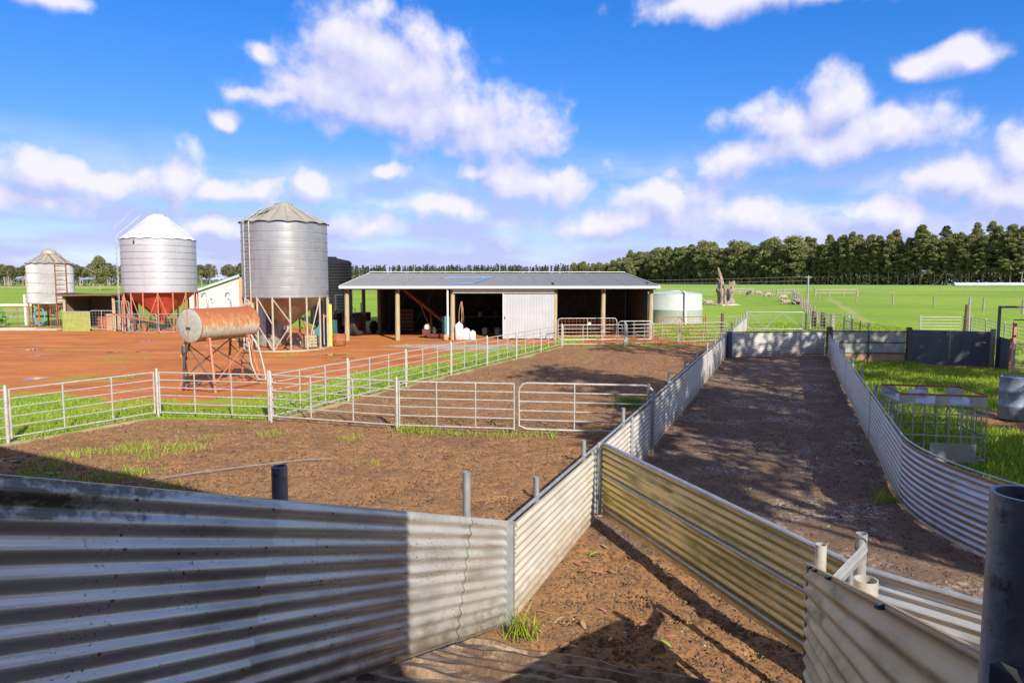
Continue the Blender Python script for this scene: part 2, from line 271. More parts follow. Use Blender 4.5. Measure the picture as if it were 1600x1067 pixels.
def ground_mat():
    m, nt, bs = new_mat('ground'); g = NN(nt, 'ShaderNodeNewGeometry'); P = g.outputs['Position']
    at = NN(nt, 'ShaderNodeAttribute', attribute_name='zone'); sp = NN(nt, 'ShaderNodeSeparateColor'); nt.links.new(at.outputs['Color'], sp.inputs[0])
    big = noise(nt, P, .35, 4); mid = noise(nt, P, 2.2, 5, .6); fine = noise(nt, P, 14, 6, .7); grit = noise(nt, P, 60, 3, .7)
    mixn = math_n(nt, 'ADD', math_n(nt, 'MULTIPLY', mid, .5), math_n(nt, 'MULTIPLY', fine, .5))
    def edge(ch, w=.16):
        k = math_n(nt, 'ADD', ch, math_n(nt, 'MULTIPLY', math_n(nt, 'SUBTRACT', mixn, .5), 1.1))
        return mapr(nt, k, .5 - w, .5 + w)
    brown = mixc(nt, mapr(nt, mid, .3, .7), (.30, .157, .062), (.22, .112, .045))
    spk = noise(nt, P, 27, 4, .6)
    brown = mixc(nt, mapr(nt, spk, .54, .61, 0, .85), brown, (.055, .032, .018))
    brown = mixc(nt, mapr(nt, fine, .55, .66, 0, .6), brown, (.085, .045, .022))
    brown = mixc(nt, mapr(nt, noise(nt, P, .55, 5, .65), .50, .64, 0, .5), brown, (.12, .066, .032))
    brown = mixc(nt, mapr(nt, grit, .58, .70, 0, .6), brown, (.42, .28, .16))
    red = mixc(nt, mapr(nt, big, .35, .65), (.42, .140, .030), (.34, .105, .024))
    rv = NN(nt, 'ShaderNodeMapping'); rv.inputs['Scale'].default_value = (.16, .9, 1); rv.inputs['Rotation'].default_value = (0, 0, .12); nt.links.new(P, rv.inputs[0])
    rut = noise(nt, rv.outputs[0], 1.6, 5, .6)
    red = mixc(nt, mapr(nt, rut, .52, .66, 0, .75), red, (.21, .068, .022)); red = mixc(nt, mapr(nt, rut, .46, .34, 0, .6), red, (.46, .21, .085))
    red = mixc(nt, mapr(nt, mid, .5, .75, 0, .6), red, (.40, .17, .065))
    red = mixc(nt, mapr(nt, fine, .55, .72, 0, .5), red, (.18, .065, .03))
    race = mixc(nt, mapr(nt, mid, .35, .65), (.125, .085, .057), (.18, .112, .068))
    race = mixc(nt, math_n(nt, 'MULTIPLY', mapr(nt, fine, .47, .60, 0, .85), mapr(nt, noise(nt, P, .9, 4), .50, .62)), race, (.44, .37, .31))
    race = mixc(nt, mapr(nt, spk, .53, .62, 0, .75), race, (.045, .03, .02))
    race = mixc(nt, mapr(nt, grit, .55, .7, 0, .5), race, (.05, .034, .025))
    grass = mixc(nt, mapr(nt, big, .3, .7), (.16, .27, .014), (.24, .33, .020))
    wide = noise(nt, P, .045, 5, .6); tus = noise(nt, P, .9, 5, .7)
    grass = mixc(nt, mapr(nt, wide, .42, .62, 0, .65), grass, (.095, .20, .014)); grass = mixc(nt, mapr(nt, tus, .52, .68, 0, .6), grass, (.26, .28, .035))
    grass = mixc(nt, mapr(nt, mid, .45, .75, 0, .6), grass, (.085, .18, .014))
    grass = mixc(nt, mapr(nt, fine, .5, .7, 0, .35), grass, (.26, .30, .05))
    col = mixc(nt, edge(sp.outputs[0]), brown, red); col = mixc(nt, edge(sp.outputs[2]), col, race)
    gm = edge(sp.outputs[1], .1); col = mixc(nt, gm, col, grass)
    at2 = NN(nt, 'ShaderNodeAttribute', attribute_name='extra'); s2 = NN(nt, 'ShaderNodeSeparateColor'); nt.links.new(at2.outputs['Color'], s2.inputs[0])
    straw = mixc(nt, fine, (.40, .33, .18), (.30, .23, .12)); col = mixc(nt, edge(s2.outputs[0]), col, straw)
    gravel = mixc(nt, fine, (.36, .32, .30), (.24, .21, .19)); col = mixc(nt, edge(s2.outputs[1]), col, gravel)
    nt.links.new(col, bs.inputs['Base Color']); bs.inputs['Roughness'].default_value = .9; bs.inputs['Specular IOR Level'].default_value = .25
    hh = math_n(nt, 'ADD', math_n(nt, 'MULTIPLY', fine, .6), math_n(nt, 'MULTIPLY', grit, .25))
    bump(nt, bs, hh, .8, .035)
ground_mat()
# ------------------------------------------------------------------ mesh helpers
class MB:
    def __init__(s): s.v = []; s.f = []; s.uv = []
    def add(s, vs, fs, uvs=None):
        o = len(s.v); s.v += [tuple(v) for v in vs]; s.f += [tuple(i + o for i in f) for f in fs]
        s.uv += list(uvs) if uvs is not None else [(0, 0)] * len(vs); return s
    def box(s, c, size, rz=0., M=None):
        x, y, z = (d / 2 for d in size)
        vs = [Vector((a * x, b * y, d * z)) for a in (-1, 1) for b in (-1, 1) for d in (-1, 1)]
        rot = M if M is not None else Matrix.Rotation(rz, 3, 'Z')
        vs = [rot @ v + Vector(c) for v in vs]
        return s.add(vs, [(0, 1, 3, 2), (4, 6, 7, 5), (0, 4, 5, 1), (2, 3, 7, 6), (0, 2, 6, 4), (1, 5, 7, 3)])
    def bar(s, a, b, w, h):                      # square bar from a to b
        a = Vector(a); b = Vector(b); d = b - a; q = d.to_track_quat('X', 'Z').to_matrix()
        return s.box((a + b) / 2, (d.length, w, h), M=q)
    def tube(s, pts, r, n=8, cap=True, closed=False):
        P = [Vector(p) for p in pts]; rs = r if isinstance(r, (list, tuple)) else [r] * len(P)
        T0 = (P[1] - P[0]).normalized(); up = Vector((0, 0, 1)) if abs(T0.z) < .9 else Vector((1, 0, 0))
        vs = []; m = len(P)
        for i, p in enumerate(P):
            t = (P[(i + 1) % m] - P[i - 1]) if closed else (P[min(i + 1, m - 1)] - P[max(i - 1, 0)])
            t.normalize(); u = up - t * up.dot(t); u.normalize(); up = u; w = t.cross(u)
            for k in range(n):
                a = 2 * math.pi * k / n; vs.append(p + (u * math.cos(a) + w * math.sin(a)) * rs[i])
        fs = []
        for i in range(m if closed else m - 1):
            j = (i + 1) % m
            for k in range(n): k2 = (k + 1) % n; fs.append((i * n + k, i * n + k2, j * n + k2, j * n + k))
        if cap and not closed: fs += [tuple(range(n - 1, -1, -1)), tuple((m - 1) * n + k for k in range(n))]
        return s.add(vs, fs)
    def lathe(s, prof, n=32, a0=0., a1=2 * math.pi, c=(0, 0, 0)):
        full = abs(a1 - a0 - 2 * math.pi) < 1e-6; cols = n if full else n + 1
        vs = []
        for k in range(cols):
            a = a0 + (a1 - a0) * k / n
            for (r, z) in prof: vs.append((c[0] + r * math.cos(a), c[1] + r * math.sin(a), c[2] + z))
        m = len(prof); fs = []
        for k in range(n):
            k2 = (k + 1) % cols
            for i in range(m - 1): fs.append((k * m + i, k2 * m + i, k2 * m + i + 1, k * m + i + 1))
        return s.add(vs, fs)
    def pipe(s, base, top_z, r, wall=.006, n=14):   # open steel pipe standing up
        x, y, z = base
        return s.lathe([(r, z), (r, top_z), (r - wall, top_z), (r - wall, top_z - .12), (0, top_z - .12)], n, c=(x, y, 0))
    def mesh(s, name, m, smooth=False):
        me = bpy.data.meshes.new(name); me.from_pydata(s.v, [], s.f)
        if any(u != (0, 0) for u in s.uv):
            ul = me.uv_layers.new(name='UVMap'); li = np.zeros(len(me.loops), dtype=np.int32); me.loops.foreach_get('vertex_index', li)
            ul.data.foreach_set('uv', np.array(s.uv, dtype=np.float32)[li].ravel())
        me.materials.append(MATS[m])
        if smooth: smooth_by_angle(me, 50)
        me.update(); return me
    def build(s, name, m, parent=None, smooth=False):
        """vertices are given in the parent's own space"""
        return link(name, s.mesh(name, m, smooth), parent)
def link(name, data, parent=None):
    o = bpy.data.objects.new(name, data); COL.objects.link(o)
    if parent: o.parent = parent
    return o
def tag(o, label, cat, group=None):
    o['label'] = label; o['category'] = cat
    if group: o['group'] = group
    return o
def thing(name, label, cat, loc=(0, 0, 0), rz=0., group=None):
    o = bpy.data.objects.new(name, None); COL.objects.link(o); o.location = loc; o.rotation_euler = (0, 0, rz); o.empty_display_size = .2
    return tag(o, label, cat, group)
def struct(o): o['kind'] = 'structure'; return o
def stuff(o): o['kind'] = 'stuff'; return o
def dup(root, loc, rz=0., label=None, group=None, scale=None):
    r = root.copy(); COL.objects.link(r); r.location = loc; r.rotation_euler = (0, 0, rz)
    if scale is not None: r.scale = scale
    if label: r['label'] = label
    if group: r['group'] = group
    for ch in list(root.children):
        c = ch.copy(); COL.objects.link(c); c.parent = r
        for g in list(ch.children): d = g.copy(); COL.objects.link(d); d.parent = c
    return r
def smooth_by_angle(me, ang=40):
    me.polygons.foreach_set('use_smooth', [True] * len(me.polygons))
    try: me.set_sharp_from_angle(angle=R(ang))
    except Exception: pass

PITCHC = .0762; AMP = .0088
def corr(path, n_w=11, z0=.02, slope_perp=True, uv0=0., seg=8, amp=AMP, thick=.0016):
    """corrugated sheet along a path of (x,y,z) points (z = foot of the sheet); the waves run along it."""
    P = [Vector(p) for p in path]; mb = MB(); H = n_w * PITCHC; nv = n_w * seg
    rows = []; dist = uv0; uvs = []; vs = []
    for i, p in enumerate(P):
        t = (P[min(i + 1, len(P) - 1)] - P[max(i - 1, 0)]).normalized()
        nrm = Vector((t.y, -t.x, 0)).normalized(); up = nrm.cross(t); up = up if up.z > 0 else -up
        if not slope_perp: up = Vector((0, 0, 1))
        if i: dist += (P[i] - P[i - 1]).length
        for side in (1, -1):
            for k in range(nv + 1):
                q = p + up * (z0 + H * k / nv) + nrm * (amp * math.cos(2 * math.pi * k / seg) + side * thick / 2)
                vs.append(q); uvs.append((dist, H * k / nv))
    w = nv + 1; fs = []
    for i in range(len(P) - 1):
        a = i * 2 * w; b = (i + 1) * 2 * w
        for k in range(nv): fs.append((a + k, b + k, b + k + 1, a + k + 1)); fs.append((a + w + k, a + w + k + 1, b + w + k + 1, b + w + k))
        fs.append((a + nv, b + nv, b + w + nv, a + w + nv)); fs.append((a, a + w, b + w, b))
    for a in (0, (len(P) - 1) * 2 * w):
        for k in range(nv): fs.append((a + k, a + k + 1, a + w + k + 1, a + w + k))
    mb.add(vs, fs, uvs); return mb
def corr_v(wd, ht, seg=6, pitch=PITCHC, amp=AMP):
    """corrugated sheet with upright waves in the local x/z plane"""
    n = max(2, int(round(wd / pitch * seg))); vs = []; uvs = []; fs = []
    for k in range(n + 1):
        x = wd * k / n; y = amp * math.cos(2 * math.pi * x / pitch)
        vs += [(x, y, 0), (x, y, ht)]; uvs += [(x, 0.001), (x, ht)]
    for k in range(n): fs.append((2 * k, 2 * k + 2, 2 * k + 3, 2 * k + 1))
    return MB().add(vs, fs, uvs)

# ------------------------------------------------------------------ the lie of the land
def rise(Y): return np.interp(Y, [0, 38, 70, 100, 150, 235, 420, 700, 4000], [0, 0, .6, 1.0, 1.5, 2.02, 2.1, 2.2, 2.4])
def gz(y): return float(rise(y))
def vnoise(x, y, s, seed):
    r = np.random.default_rng(seed); T = r.random((256, 256)); fx = x * s; fy = y * s
    ix = np.floor(fx).astype(int); iy = np.floor(fy).astype(int); u = fx - ix; v = fy - iy; u = u * u * (3 - 2 * u); v = v * v * (3 - 2 * v)
    g = lambda a, b: T[a % 256, b % 256]
    return (g(ix, iy) * (1 - u) + g(ix + 1, iy) * u) * (1 - v) + (g(ix, iy + 1) * (1 - u) + g(ix + 1, iy + 1) * u) * v
def fbm(x, y, s, seed, o=4): return sum(vnoise(x, y, s * 2 ** i, seed + i) * .5 ** i for i in range(o)) / (2 - .5 ** (o - 1))
FX = .40                                        # the race runs along (FX, 1)
def fence_x(Y): return -.03 + FX * (Y - 5.48)
def right_x(Y): return 5.05 + .4083 * (Y - 8.69)
CA, CB = (-5.0, 14.03), (2.25, 30.7)
def c_x(Y): return CA[0] + (CB[0] - CA[0]) * (Y - CA[1]) / (CB[1] - CA[1])
def a_x(Y): return -8.97 + (1.38 / 2.38) * (Y - 12.1)
def sm(x, w=.35): return np.clip(.5 + x / (2 * w), 0, 1)
def zones(X, Y):
    n = fbm(X, Y, .45, 5) - .5; n2 = fbm(X, Y, 1.6, 21) - .5
    lx = np.where(Y < 14.25, a_x(Y), c_x(Y))                       # western side of the pens
    yb = 14.48 - .175 * (X + 7.59)                                   # cross fence
    pen = sm(X - lx + n2 * .5) * sm(31.2 - Y) ; pen = np.where((X < -5) & (Y > yb), 0, pen)
    west = 1 - sm(X - lx)
    dl = np.where((X < -5.0) & (Y > 13.9) , np.minimum(np.abs(c_x(Y) - X), np.abs(Y - yb) + .0), lx - X)
    strip = sm(2.6 + n * 5.0 - np.clip(Y - 25, 0, 9) * .18 - dl, .5) * west
    strip = np.where(dl < -.05, 0, strip)
    strip *= np.where((X > -10) & (X < -6) & (Y > 15.3) & (Y < 18.5), .55, 1)
    red = west * sm(41.3 + n * 1.5 - Y) * sm(9.2 - X)
    shed = sm(X + 10, .3) * sm(9 - X, .3) * sm(Y - 31.0 + n * 1.5) * sm(44 - Y)
    red = np.maximum(red, shed)
    race = sm(X - fence_x(Y), .12) * sm(right_x(np.maximum(Y, 8.69)) - X, .12) * sm(26.6 - Y, .2) * sm(Y - 7.2 - (X - 1.1) * -.6, .6)
    ryard = sm(X - right_x(np.maximum(Y, 8.69)) - .15, .25)
    bare = sm(1.5 + 2 * n - np.hypot((X - 10.9) * .8, Y - 13.5), .5) + sm(.9 + n - np.hypot((X - 15.5) * .5, Y - 23.2), .4)
    pad = sm(Y - 28 + n * 1.0, .5) * sm(X - fence_x(Y) - .1, .2)
    east = sm(Y - 33.6 + n * 2.2, .8) * sm(X - 7.9 + n, .6)
    beyond = np.maximum(sm(Y - 41.5 + n * 1.5, .6) * (1 - shed), east)
    midg = sm(Y - 26.9, .15) * sm(X - fence_x(Y), .15)
    grass = np.maximum.reduce([strip, ryard * sm(Y - 3) * (1 - np.clip(bare, 0, 1)), pad, beyond, midg])
    foot = sm(n2 * 1.2 + .18 - np.abs(Y - 31.3) * .5, .3) * sm(X - 2.5) * sm(10.5 - X)
    grass = np.maximum(grass, foot * .62)
    patch = sm(n - .215, .03) * west * sm(Y - 15); grass = np.maximum(grass, patch * .47)
    red = red * (1 - pen); 
    yel = np.clip(n * 1.2, 0, 1)
    straw = np.clip(sm(Y - 170, 4) * sm(195 - Y, 3) * sm(-30 - X, 5) * .9, 0, 1)
    trk = sm(.7 + n2 * 1.5 - np.abs(X - (23.2 + .40 * (Y - 44))), .5) * sm(Y - 43, 2) * sm(112 - Y, 4) * .5; straw = np.maximum(straw, trk)
    edge = sm(.25 + n2 * .8 - np.abs(X - lx), .2) * sm(31 - Y) * sm(Y - 11) * .6
    straw = np.maximum(straw, np.where(X < 2.4, edge, 0))
    gravel = sm(1.0 + 2.4 * n - np.hypot((X + 1.6) * .42, Y - 30.6), .4) * west
    return red, grass, race, straw, gravel, pen
def axis(parts):
    out = []
    for a, b, d in parts: out.append(np.arange(a, b, d))
    return np.concatenate(out)
def geo(a, b, q): 
    o = [a]
    while o[-1] < b: o.append(o[-1] * q)
    return np.array(o)
def make_ground():
    xr = geo(42, 5000, 1.25)
    xs = np.concatenate([-xr[::-1], axis([(-41.5, -16, .3), (-16, -9.5, .13), (-9.5, 9.5, .062), (9.5, 18, .13), (18, 41.5, .4)]), xr])
    ys = np.concatenate([-geo(6, 400, 1.5)[::-1], axis([(-5, 3.4, .5), (3.4, 14, .055), (14, 20, .085), (20, 46, .14), (46, 120, .9)]), geo(120, 6000, 1.06)])
    X, Y = np.meshgrid(xs, ys); x = X.ravel(); y = Y.ravel()
    red, grass, race, straw, gravel, pen = zones(x, y)
    near = np.clip((60 - y) / 20, 0, 1) * np.clip((50 - np.abs(x)) / 10, 0, 1)
    z = rise(y) * np.clip((y) / 30, 0, 1)
    bumps = (fbm(x, y, .5, 40) - .5) * .07
    hoof = vnoise(x, y, 8.0, 61) * .55 + vnoise(x, y, 13.0, 62) * .45; hoof = -np.clip(.45 - hoof, 0, 1) * .17 + (vnoise(x, y, 15, 63) - .5) * .026
    bare = np.clip(1 - grass * 1.4, 0, 1)
    z = z + near * (bumps + hoof * bare * np.where(red > .5, .22, 1.0) * np.where(race > .5, .7, 1.))
    z -= near * .012
    me = bpy.data.meshes.new('ground'); nx = len(xs); ny = len(ys)
    co = np.stack([x, y, z], 1).astype(np.float32)
    i = np.arange(nx * ny).reshape(ny, nx); q = np.stack([i[:-1, :-1], i[:-1, 1:], i[1:, 1:], i[1:, :-1]], -1).reshape(-1, 4)
    me.vertices.add(len(co)); me.vertices.foreach_set('co', co.ravel())
    me.loops.add(q.size); me.loops.foreach_set('vertex_index', q.ravel().astype(np.int32)); me.polygons.add(len(q))
    me.polygons.foreach_set('loop_start', np.arange(0, q.size, 4, dtype=np.int32)); me.update(calc_edges=True)
    me.polygons.foreach_set('use_smooth', np.ones(len(q), dtype=bool))
    for nm, ch in (('zone', (red, grass, race)), ('extra', (straw, gravel, pen))):
        a = me.attributes.new(nm, 'FLOAT_COLOR', 'POINT'); a.data.foreach_set('color', np.stack([*ch, np.ones_like(x)], 1).astype(np.float32).ravel())
    me.materials.append(MATS['ground']); struct(link('ground', me))
make_ground()
hb = MB()
for k, (x0, x1, y, h) in enumerate(((-4200, -1500, 3600, 62), (-2600, -700, 4000, 46))):
    n = 60; vs = []
    for i in range(n + 1):
        t = i / n; x = x0 + (x1 - x0) * t; hh = h * math.sin(math.pi * t) ** .6 * (.7 + .3 * math.sin(7 * t + k))
        vs += [(x, y - 300, -2), (x, y, hh), (x, y + 500, -2)]
    hb.add(vs, [(3 * i + j, 3 * i + 3 + j, 3 * i + 4 + j, 3 * i + 1 + j) for i in range(n) for j in (0, 1)])
struct(hb.build('hills', 'haze_hill', smooth=True))

# puddles
def puddle(x, y, a, b, seed, rz=.0):
    r = random.Random(seed); n = 26; vs = [(0, 0, 0)]; ph = [r.uniform(0, 6.28) for _ in range(4)]
    for k in range(n):
        t = 2 * math.pi * k / n; q = 1 + .25 * math.sin(2 * t + ph[0]) + .2 * math.sin(3 * t + ph[1]) + .14 * math.sin(5 * t + ph[2]); vs.append((.75 * a * q * math.cos(t), .7 * b * q * math.sin(t), 0))
    o = MB().add(vs, [(0, 1 + k, 1 + (k + 1) % n) for k in range(n)]).build('puddle', 'puddle_water'); o.location = (x, y, -.004 + gz(y) + float((fbm(np.array([x]), np.array([y]), .5, 40)[0] - .5) * .07) - .012 + (.003 if seed < 50 else .0)); o.rotation_euler.z = rz; struct(o)
for k, (x, y, a, b) in enumerate([(-14.6, 20.4, .75, .35), (-18.9, 26.9, .55, .4), (-18.2, 33.2, .8, .6), (-13.2, 34.6, 1.3, .4), (-16.0, 28.2, 1.1, .25), (-14.2, 35.6, .8, .5),
        (-20.8, 29.4, .6, .35), (-11.9, 33.6, .5, .25), (-7.4, 27.2, 1.5, .5), (-9.6, 30.0, .9, .3), (-6.2, 26.0, .5, .2), (-4.6, 21.6, .45, .2), (-13.9, 31.2, .5, .25), (-11.1, 34.9, .6, .3)]): puddle(x, y, a, b, k)
for k, (x, y, a, b) in enumerate([(-6.3, 12.6, .16, .1), (-5.6, 12.2, .14, .08), (-6.0, 13.3, .2, .06), (-5.2, 12.9, .12, .05), (-4.3, 10.2, .16, .05), (-3.7, 9.9, .14, .04), (-8.1, 10.9, .25, .1), (-7.1, 10.2, .3, .09), (-7.6, 9.6, .2, .06), (6.2, 19.6, .55, .22), (6.9, 20.5, .3, .12), (-5.0, 9.9, .1, .04), (-5.4, 13.9, .2, .05)]): puddle(x, y, a, b, 50 + k)
# ------------------------------------------------------------------ corrugated iron yards
def post(root, x, y, top, r=.03, mat='galv', z=-.05, n=14): return MB().pipe((x, y, z), top, r, n=n).build('post', mat, root, smooth=True)
DIRL = Vector((FX, 1, 0)).normalized(); NL = Vector((-DIRL.y, DIRL.x, 0))        # NL points out of the race, to the pens
def P(Y, off=0., z=0.): 
    p = Vector((fence_x(Y), Y, 0)) + NL * off; return (p.x, p.y, z)
# fence between pens and race
fc = thing('corrugated_fence', 'long pale corrugated iron fence dividing the open pens from the race', 'fence')
ycuts = [5.50, 8.02, 8.42, 9.95, 11.42, 14.2, 17.0, 19.8, 22.6, 25.6, 28.4, 31.2, 34.0, 37.0, 39.9]
mats = ['iron_white'] * 20
for i in range(len(ycuts) - 1):
    a, b = ycuts[i], ycuts[i + 1]
    if i == 1: continue
    o = .010 if i % 2 else .0; ext = .05 if i not in (0, 3) else -.01
    path = [P(a + (b + ext - a) * k / 3, -o, -.01) for k in range(4)]
    corr(path, 11, .02, True, i * 2.37).build('sheet', 'iron_white', fc, smooth=True)
corr([P(8.02, .03), P(8.46, .03)], 11, .03, True, 7).build('sheet', 'iron_galv', fc, smooth=True)
for k, (Y, ex, side) in enumerate([(6.25, .1, 1), (7.75, .1, 1), (9.68, .12, 1), (11.5, .2, 1), (13.5, .13, 1), (15.7, .17, 1), (17.9, .17, 1), (20.2, .15, 1), (22.4, .16, 1), (24.6, .16, 1), (26.9, .15, 1), (29.3, .2, 1), (31.6, .3, 1), (33.6, .2, 1), (35.6, .2, 1), (37.6, .2, 1), (39.8, .3, 1)]):
    x, y, _ = P(Y, .052); post(fc, x, y, .94 + ex, .028 if Y < 30 else .035, 'galv')
x, y, _ = P(11.42, -.045); post(fc, x, y, 1.04, .03, 'galv')
x, y, _ = P(9.95, -.022); MB().bar((x, y, .02), (x, y, .88), .035, .035).build('seam_strip', 'galv', fc)
x, y, _ = P(8.22, -.01); post(fc, x, y, .9, .03, 'galv_pale')
MB().tube([P(5.5, .018, .868), P(39.9, .018, .868)], .016, 8).build('top_rail', 'galv', fc)
# steel angle post where the ramp begins
MB().box((-.022, 5.425, .43), (.06, .008, .92)).box((.008, 5.455, .43), (.008, .06, .92), rz=-.38).build('corner_angle', 'galv', fc)

# screw heads along the near sheets
def screws(root, places, nrm, mat='rust'):
    m = MB(); q = Vector(nrm).to_track_quat('Z', 'Y').to_matrix()
    for p in places:
        c = MB().lathe([(.0055, 0), (.0055, .002), (.004, .004), (0, .005)], 8); m.add([q @ Vector(v) + Vector(p) for v in c.v], c.f)
    stuff(m.build('screws', mat, root))
screws(fc, [P(Y, -.012 - .0, .02 + PITCHC * k) for Y in (5.58, 6.25, 7.75, 8.5, 9.68, 10.6, 12.4, 13.5, 15.7) for k in (1, 3, 5, 7, 9)], (-NL.x, -NL.y, 0))
# loading ramp
RD = Vector((-.351, -1, 0)).normalized(); RS = .367                                # up the ramp, towards the shed
RN = Vector((RD.y, -RD.x, 0))                                                     # to the left of somebody looking down the ramp... outwards
def ramp_pt(base, s, up=0.): return (base[0] + RD.x * s, base[1] + RD.y * s, base[2] + RS * s + up)
wl = thing('ramp_wall', 'corrugated iron side wall of the ramp, half in deep building shade', 'fence')
L0 = Vector((-.055, 5.44, -.03)); out = Vector((-RD.y, RD.x, 0)) * -1
out = Vector((-.944, .331, 0))
def rp(s, off=0., up=0.): v = L0 + RD * s + out * off; return (v.x, v.y, v.z + RS * s + up)
for i, (a, b, o) in enumerate(((.0, 1.02, -.012), (.94, 3.2, 0.), (3.1, 5.0, -.012))):
    corr([rp(a + (b - a) * k / 3, o) for k in range(4)], 11, .05, True, 3 * i, seg=12).build('sheet', 'iron_ramp' if i else 'iron_ramp', wl, smooth=True)
rup = Vector((RD.x * -RS, RD.y * -RS, 1)).normalized()
screws(wl, [tuple(Vector(rp(s, -.013 if s > 1 and s < 3.1 else -.024)) + rup * (.05 + PITCHC * (k + .5))) for s in (.08, .66, .98, 1.9, 2.72, 3.15, 3.8) for k in (0, 2, 4, 6, 8, 10)], tuple(-out))
for s, tp, mt, pr_ in ((.655, 1.49, 'galv', .030), (2.71, 2.06, 'pipe_shade', .034)):
    v = L0 + RD * s + out * .06; post(wl, v.x, v.y, tp, pr_, mt, z=RS * s + .12)
MB().tube([rp(0, .02, .935), rp(5.0, .02, .935)], .012, 8).build('top_edge', 'galv', wl, smooth=True)
bo = MB()
for s, h in ((1.1, .72), (2.2, .5), (3.0, .72), (1.9, .22), (3.4, .28), (2.75, .85)): bo.lathe([(0, .008), (.007, .006), (.009, 0)], 8, c=(0, 0, 0))
# ramp floor: worn concrete with cleats
rf = thing('loading_ramp', 'worn concrete loading ramp with mud-caked cleats between iron walls', 'ramp')
wv_ = Vector((.944, -.331, 0)); B0 = Vector((-.10, 5.22, -.05))
def fl(s, w, up): v = B0 + RD * s + wv_ * w; return (v.x, v.y, v.z + RS * s + up)
m = MB(); ns, nw = 60, 34; vs = []
for i in range(ns + 1):
    for j in range(nw + 1):
        s = 4.05 * i / ns; w = -.30 + 2.46 * j / nw; n_ = float(fbm(np.array([s * 3.]), np.array([w * 3.]), 1.3, 77)[0]) - .5
        vs.append(fl(s, w, .02 + n_ * .11 * (1 if s < 2 else .4)))
m.add(vs, [(i * (nw + 1) + j, i * (nw + 1) + j + 1, (i + 1) * (nw + 1) + j + 1, (i + 1) * (nw + 1) + j) for i in range(ns) for j in range(nw)])
m.build('ramp_floor', 'concrete', rf, smooth=True)
for k in range(13):
    s = .10 + .30 * k; mm = MB(); n = 26; vs = []
    for j in range(n + 1):
        w = -.26 + 2.38 * j / n; q = (float(vnoise(np.array([w * 5.0]), np.array([k * 3.7]), 1., 5)[0]) - .5)
        for ds, up in ((-.085, -.03), (-.035, .05), (.03, .055), (.085, -.03)): vs.append(fl(s + ds + q * .03, w, up + q * .05 + .012))
    mm.add(vs, [(4 * j + a, 4 * j + a + 1, 4 * j + 5 + a, 4 * j + 4 + a) for j in range(n) for a in range(3)]).build('cleat', 'concrete', rf, smooth=True)
# landing in front of the woolshed door
ld = thing('landing', 'raised timber landing at the top of the loading ramp', 'platform', (0, 0, 0))
for k in range(12):
    c = B0 + RD * (4.12 + .14 * k) + wv_ * 1.1; MB().box((c.x, c.y, 1.40), (2.4, .13, .05), rz=math.atan2(wv_.y, wv_.x)).build('plank', 'wood_grey', ld)
for w in (.2, 2.0):
    c = B0 + RD * 4.3 + wv_ * w; MB().box((c.x, c.y, .66), (.14, .14, 1.40)).build('leg', 'wood_grey', ld)

# right-hand ramp wall
wr = thing('ramp_wall', 'stained tan corrugated iron ramp wall with bolted rolled top edge', 'fence')
R0 = Vector((1.677, 3.75, .30)); RSR = .352
def rq(s, off=0., up=0.): v = R0 + RD * s - out * off; return (v.x, v.y, v.z + RSR * s + up)
for i, (a, b, o) in enumerate(((.0, .22, .012), (.16, 3.4, 0.))):
    corr([rq(a + (b - a) * k / 3, o) for k in range(4)], 12, .0, True, 2.2 * i, seg=12).build('sheet', 'iron_tan', wr, smooth=True)
upv = Vector((0, 0, 1))
MB().tube([rq(-.01, .0, .958), rq(3.0, .0, .958)], .011, 8).build('rolled_edge', 'iron_tan', wr, smooth=True)
for s in (.35, .62, 1.15, 1.18, 2.25):
    v = rq(s, -.02, .955); MB().lathe([(0, .014), (.010, .011), (.014, 0), (0, -.004)], 8).build('bolt', 'steel_dark', wr).location = v
MB().bar(rq(-.02, .02, -.3), rq(-.02, .02, .97), .03, .04).build('end_angle', 'steel_dark', wr)
v = rq(3.04, 0.03, .90); MB().box(v, (.10, .05, .14), rz=.35).build('end_bracket', 'steel_dark', wr)
for (x, y, t, r_, mt) in ((1.80, 3.86, 1.335, .032, 'galv_pale'), (1.62, 3.02, 1.50, .052, 'galv_pale')): post(wr, x, y, t, r_, mt, n=20)
tag(MB().pipe((.700, .905, 1.0), 2.565, .043, .006, 28).build('pipe_post', 'pipe_shade', None, smooth=True), 'thick dark steel pipe post rising beside the end of the ramp wall', 'post')
# flashing lying across the gap
fo = MB(); vs = []
for i in range(5):
    t = i / 4; a = Vector((1.80, 3.80, 1.15)).lerp(Vector((2.12, 4.02, 1.29)), t)
    for k in range(9):
        ang = (k / 8 - .5) * 2.6; vs.append((a.x + .03 * math.cos(ang), a.y - .02, a.z - .10 * k / 8 + .012 * math.sin(k * 1.57)))
fo.add(vs, [(9 * i + k, 9 * i + k + 1, 9 * i + 10 + k, 9 * i + 9 + k) for i in range(4) for k in range(8)])
tag(fo.build('flashing', 'galv', None, smooth=True), 'bent scrap of iron flashing bridging the gap beside the gate latch', 'flashing')

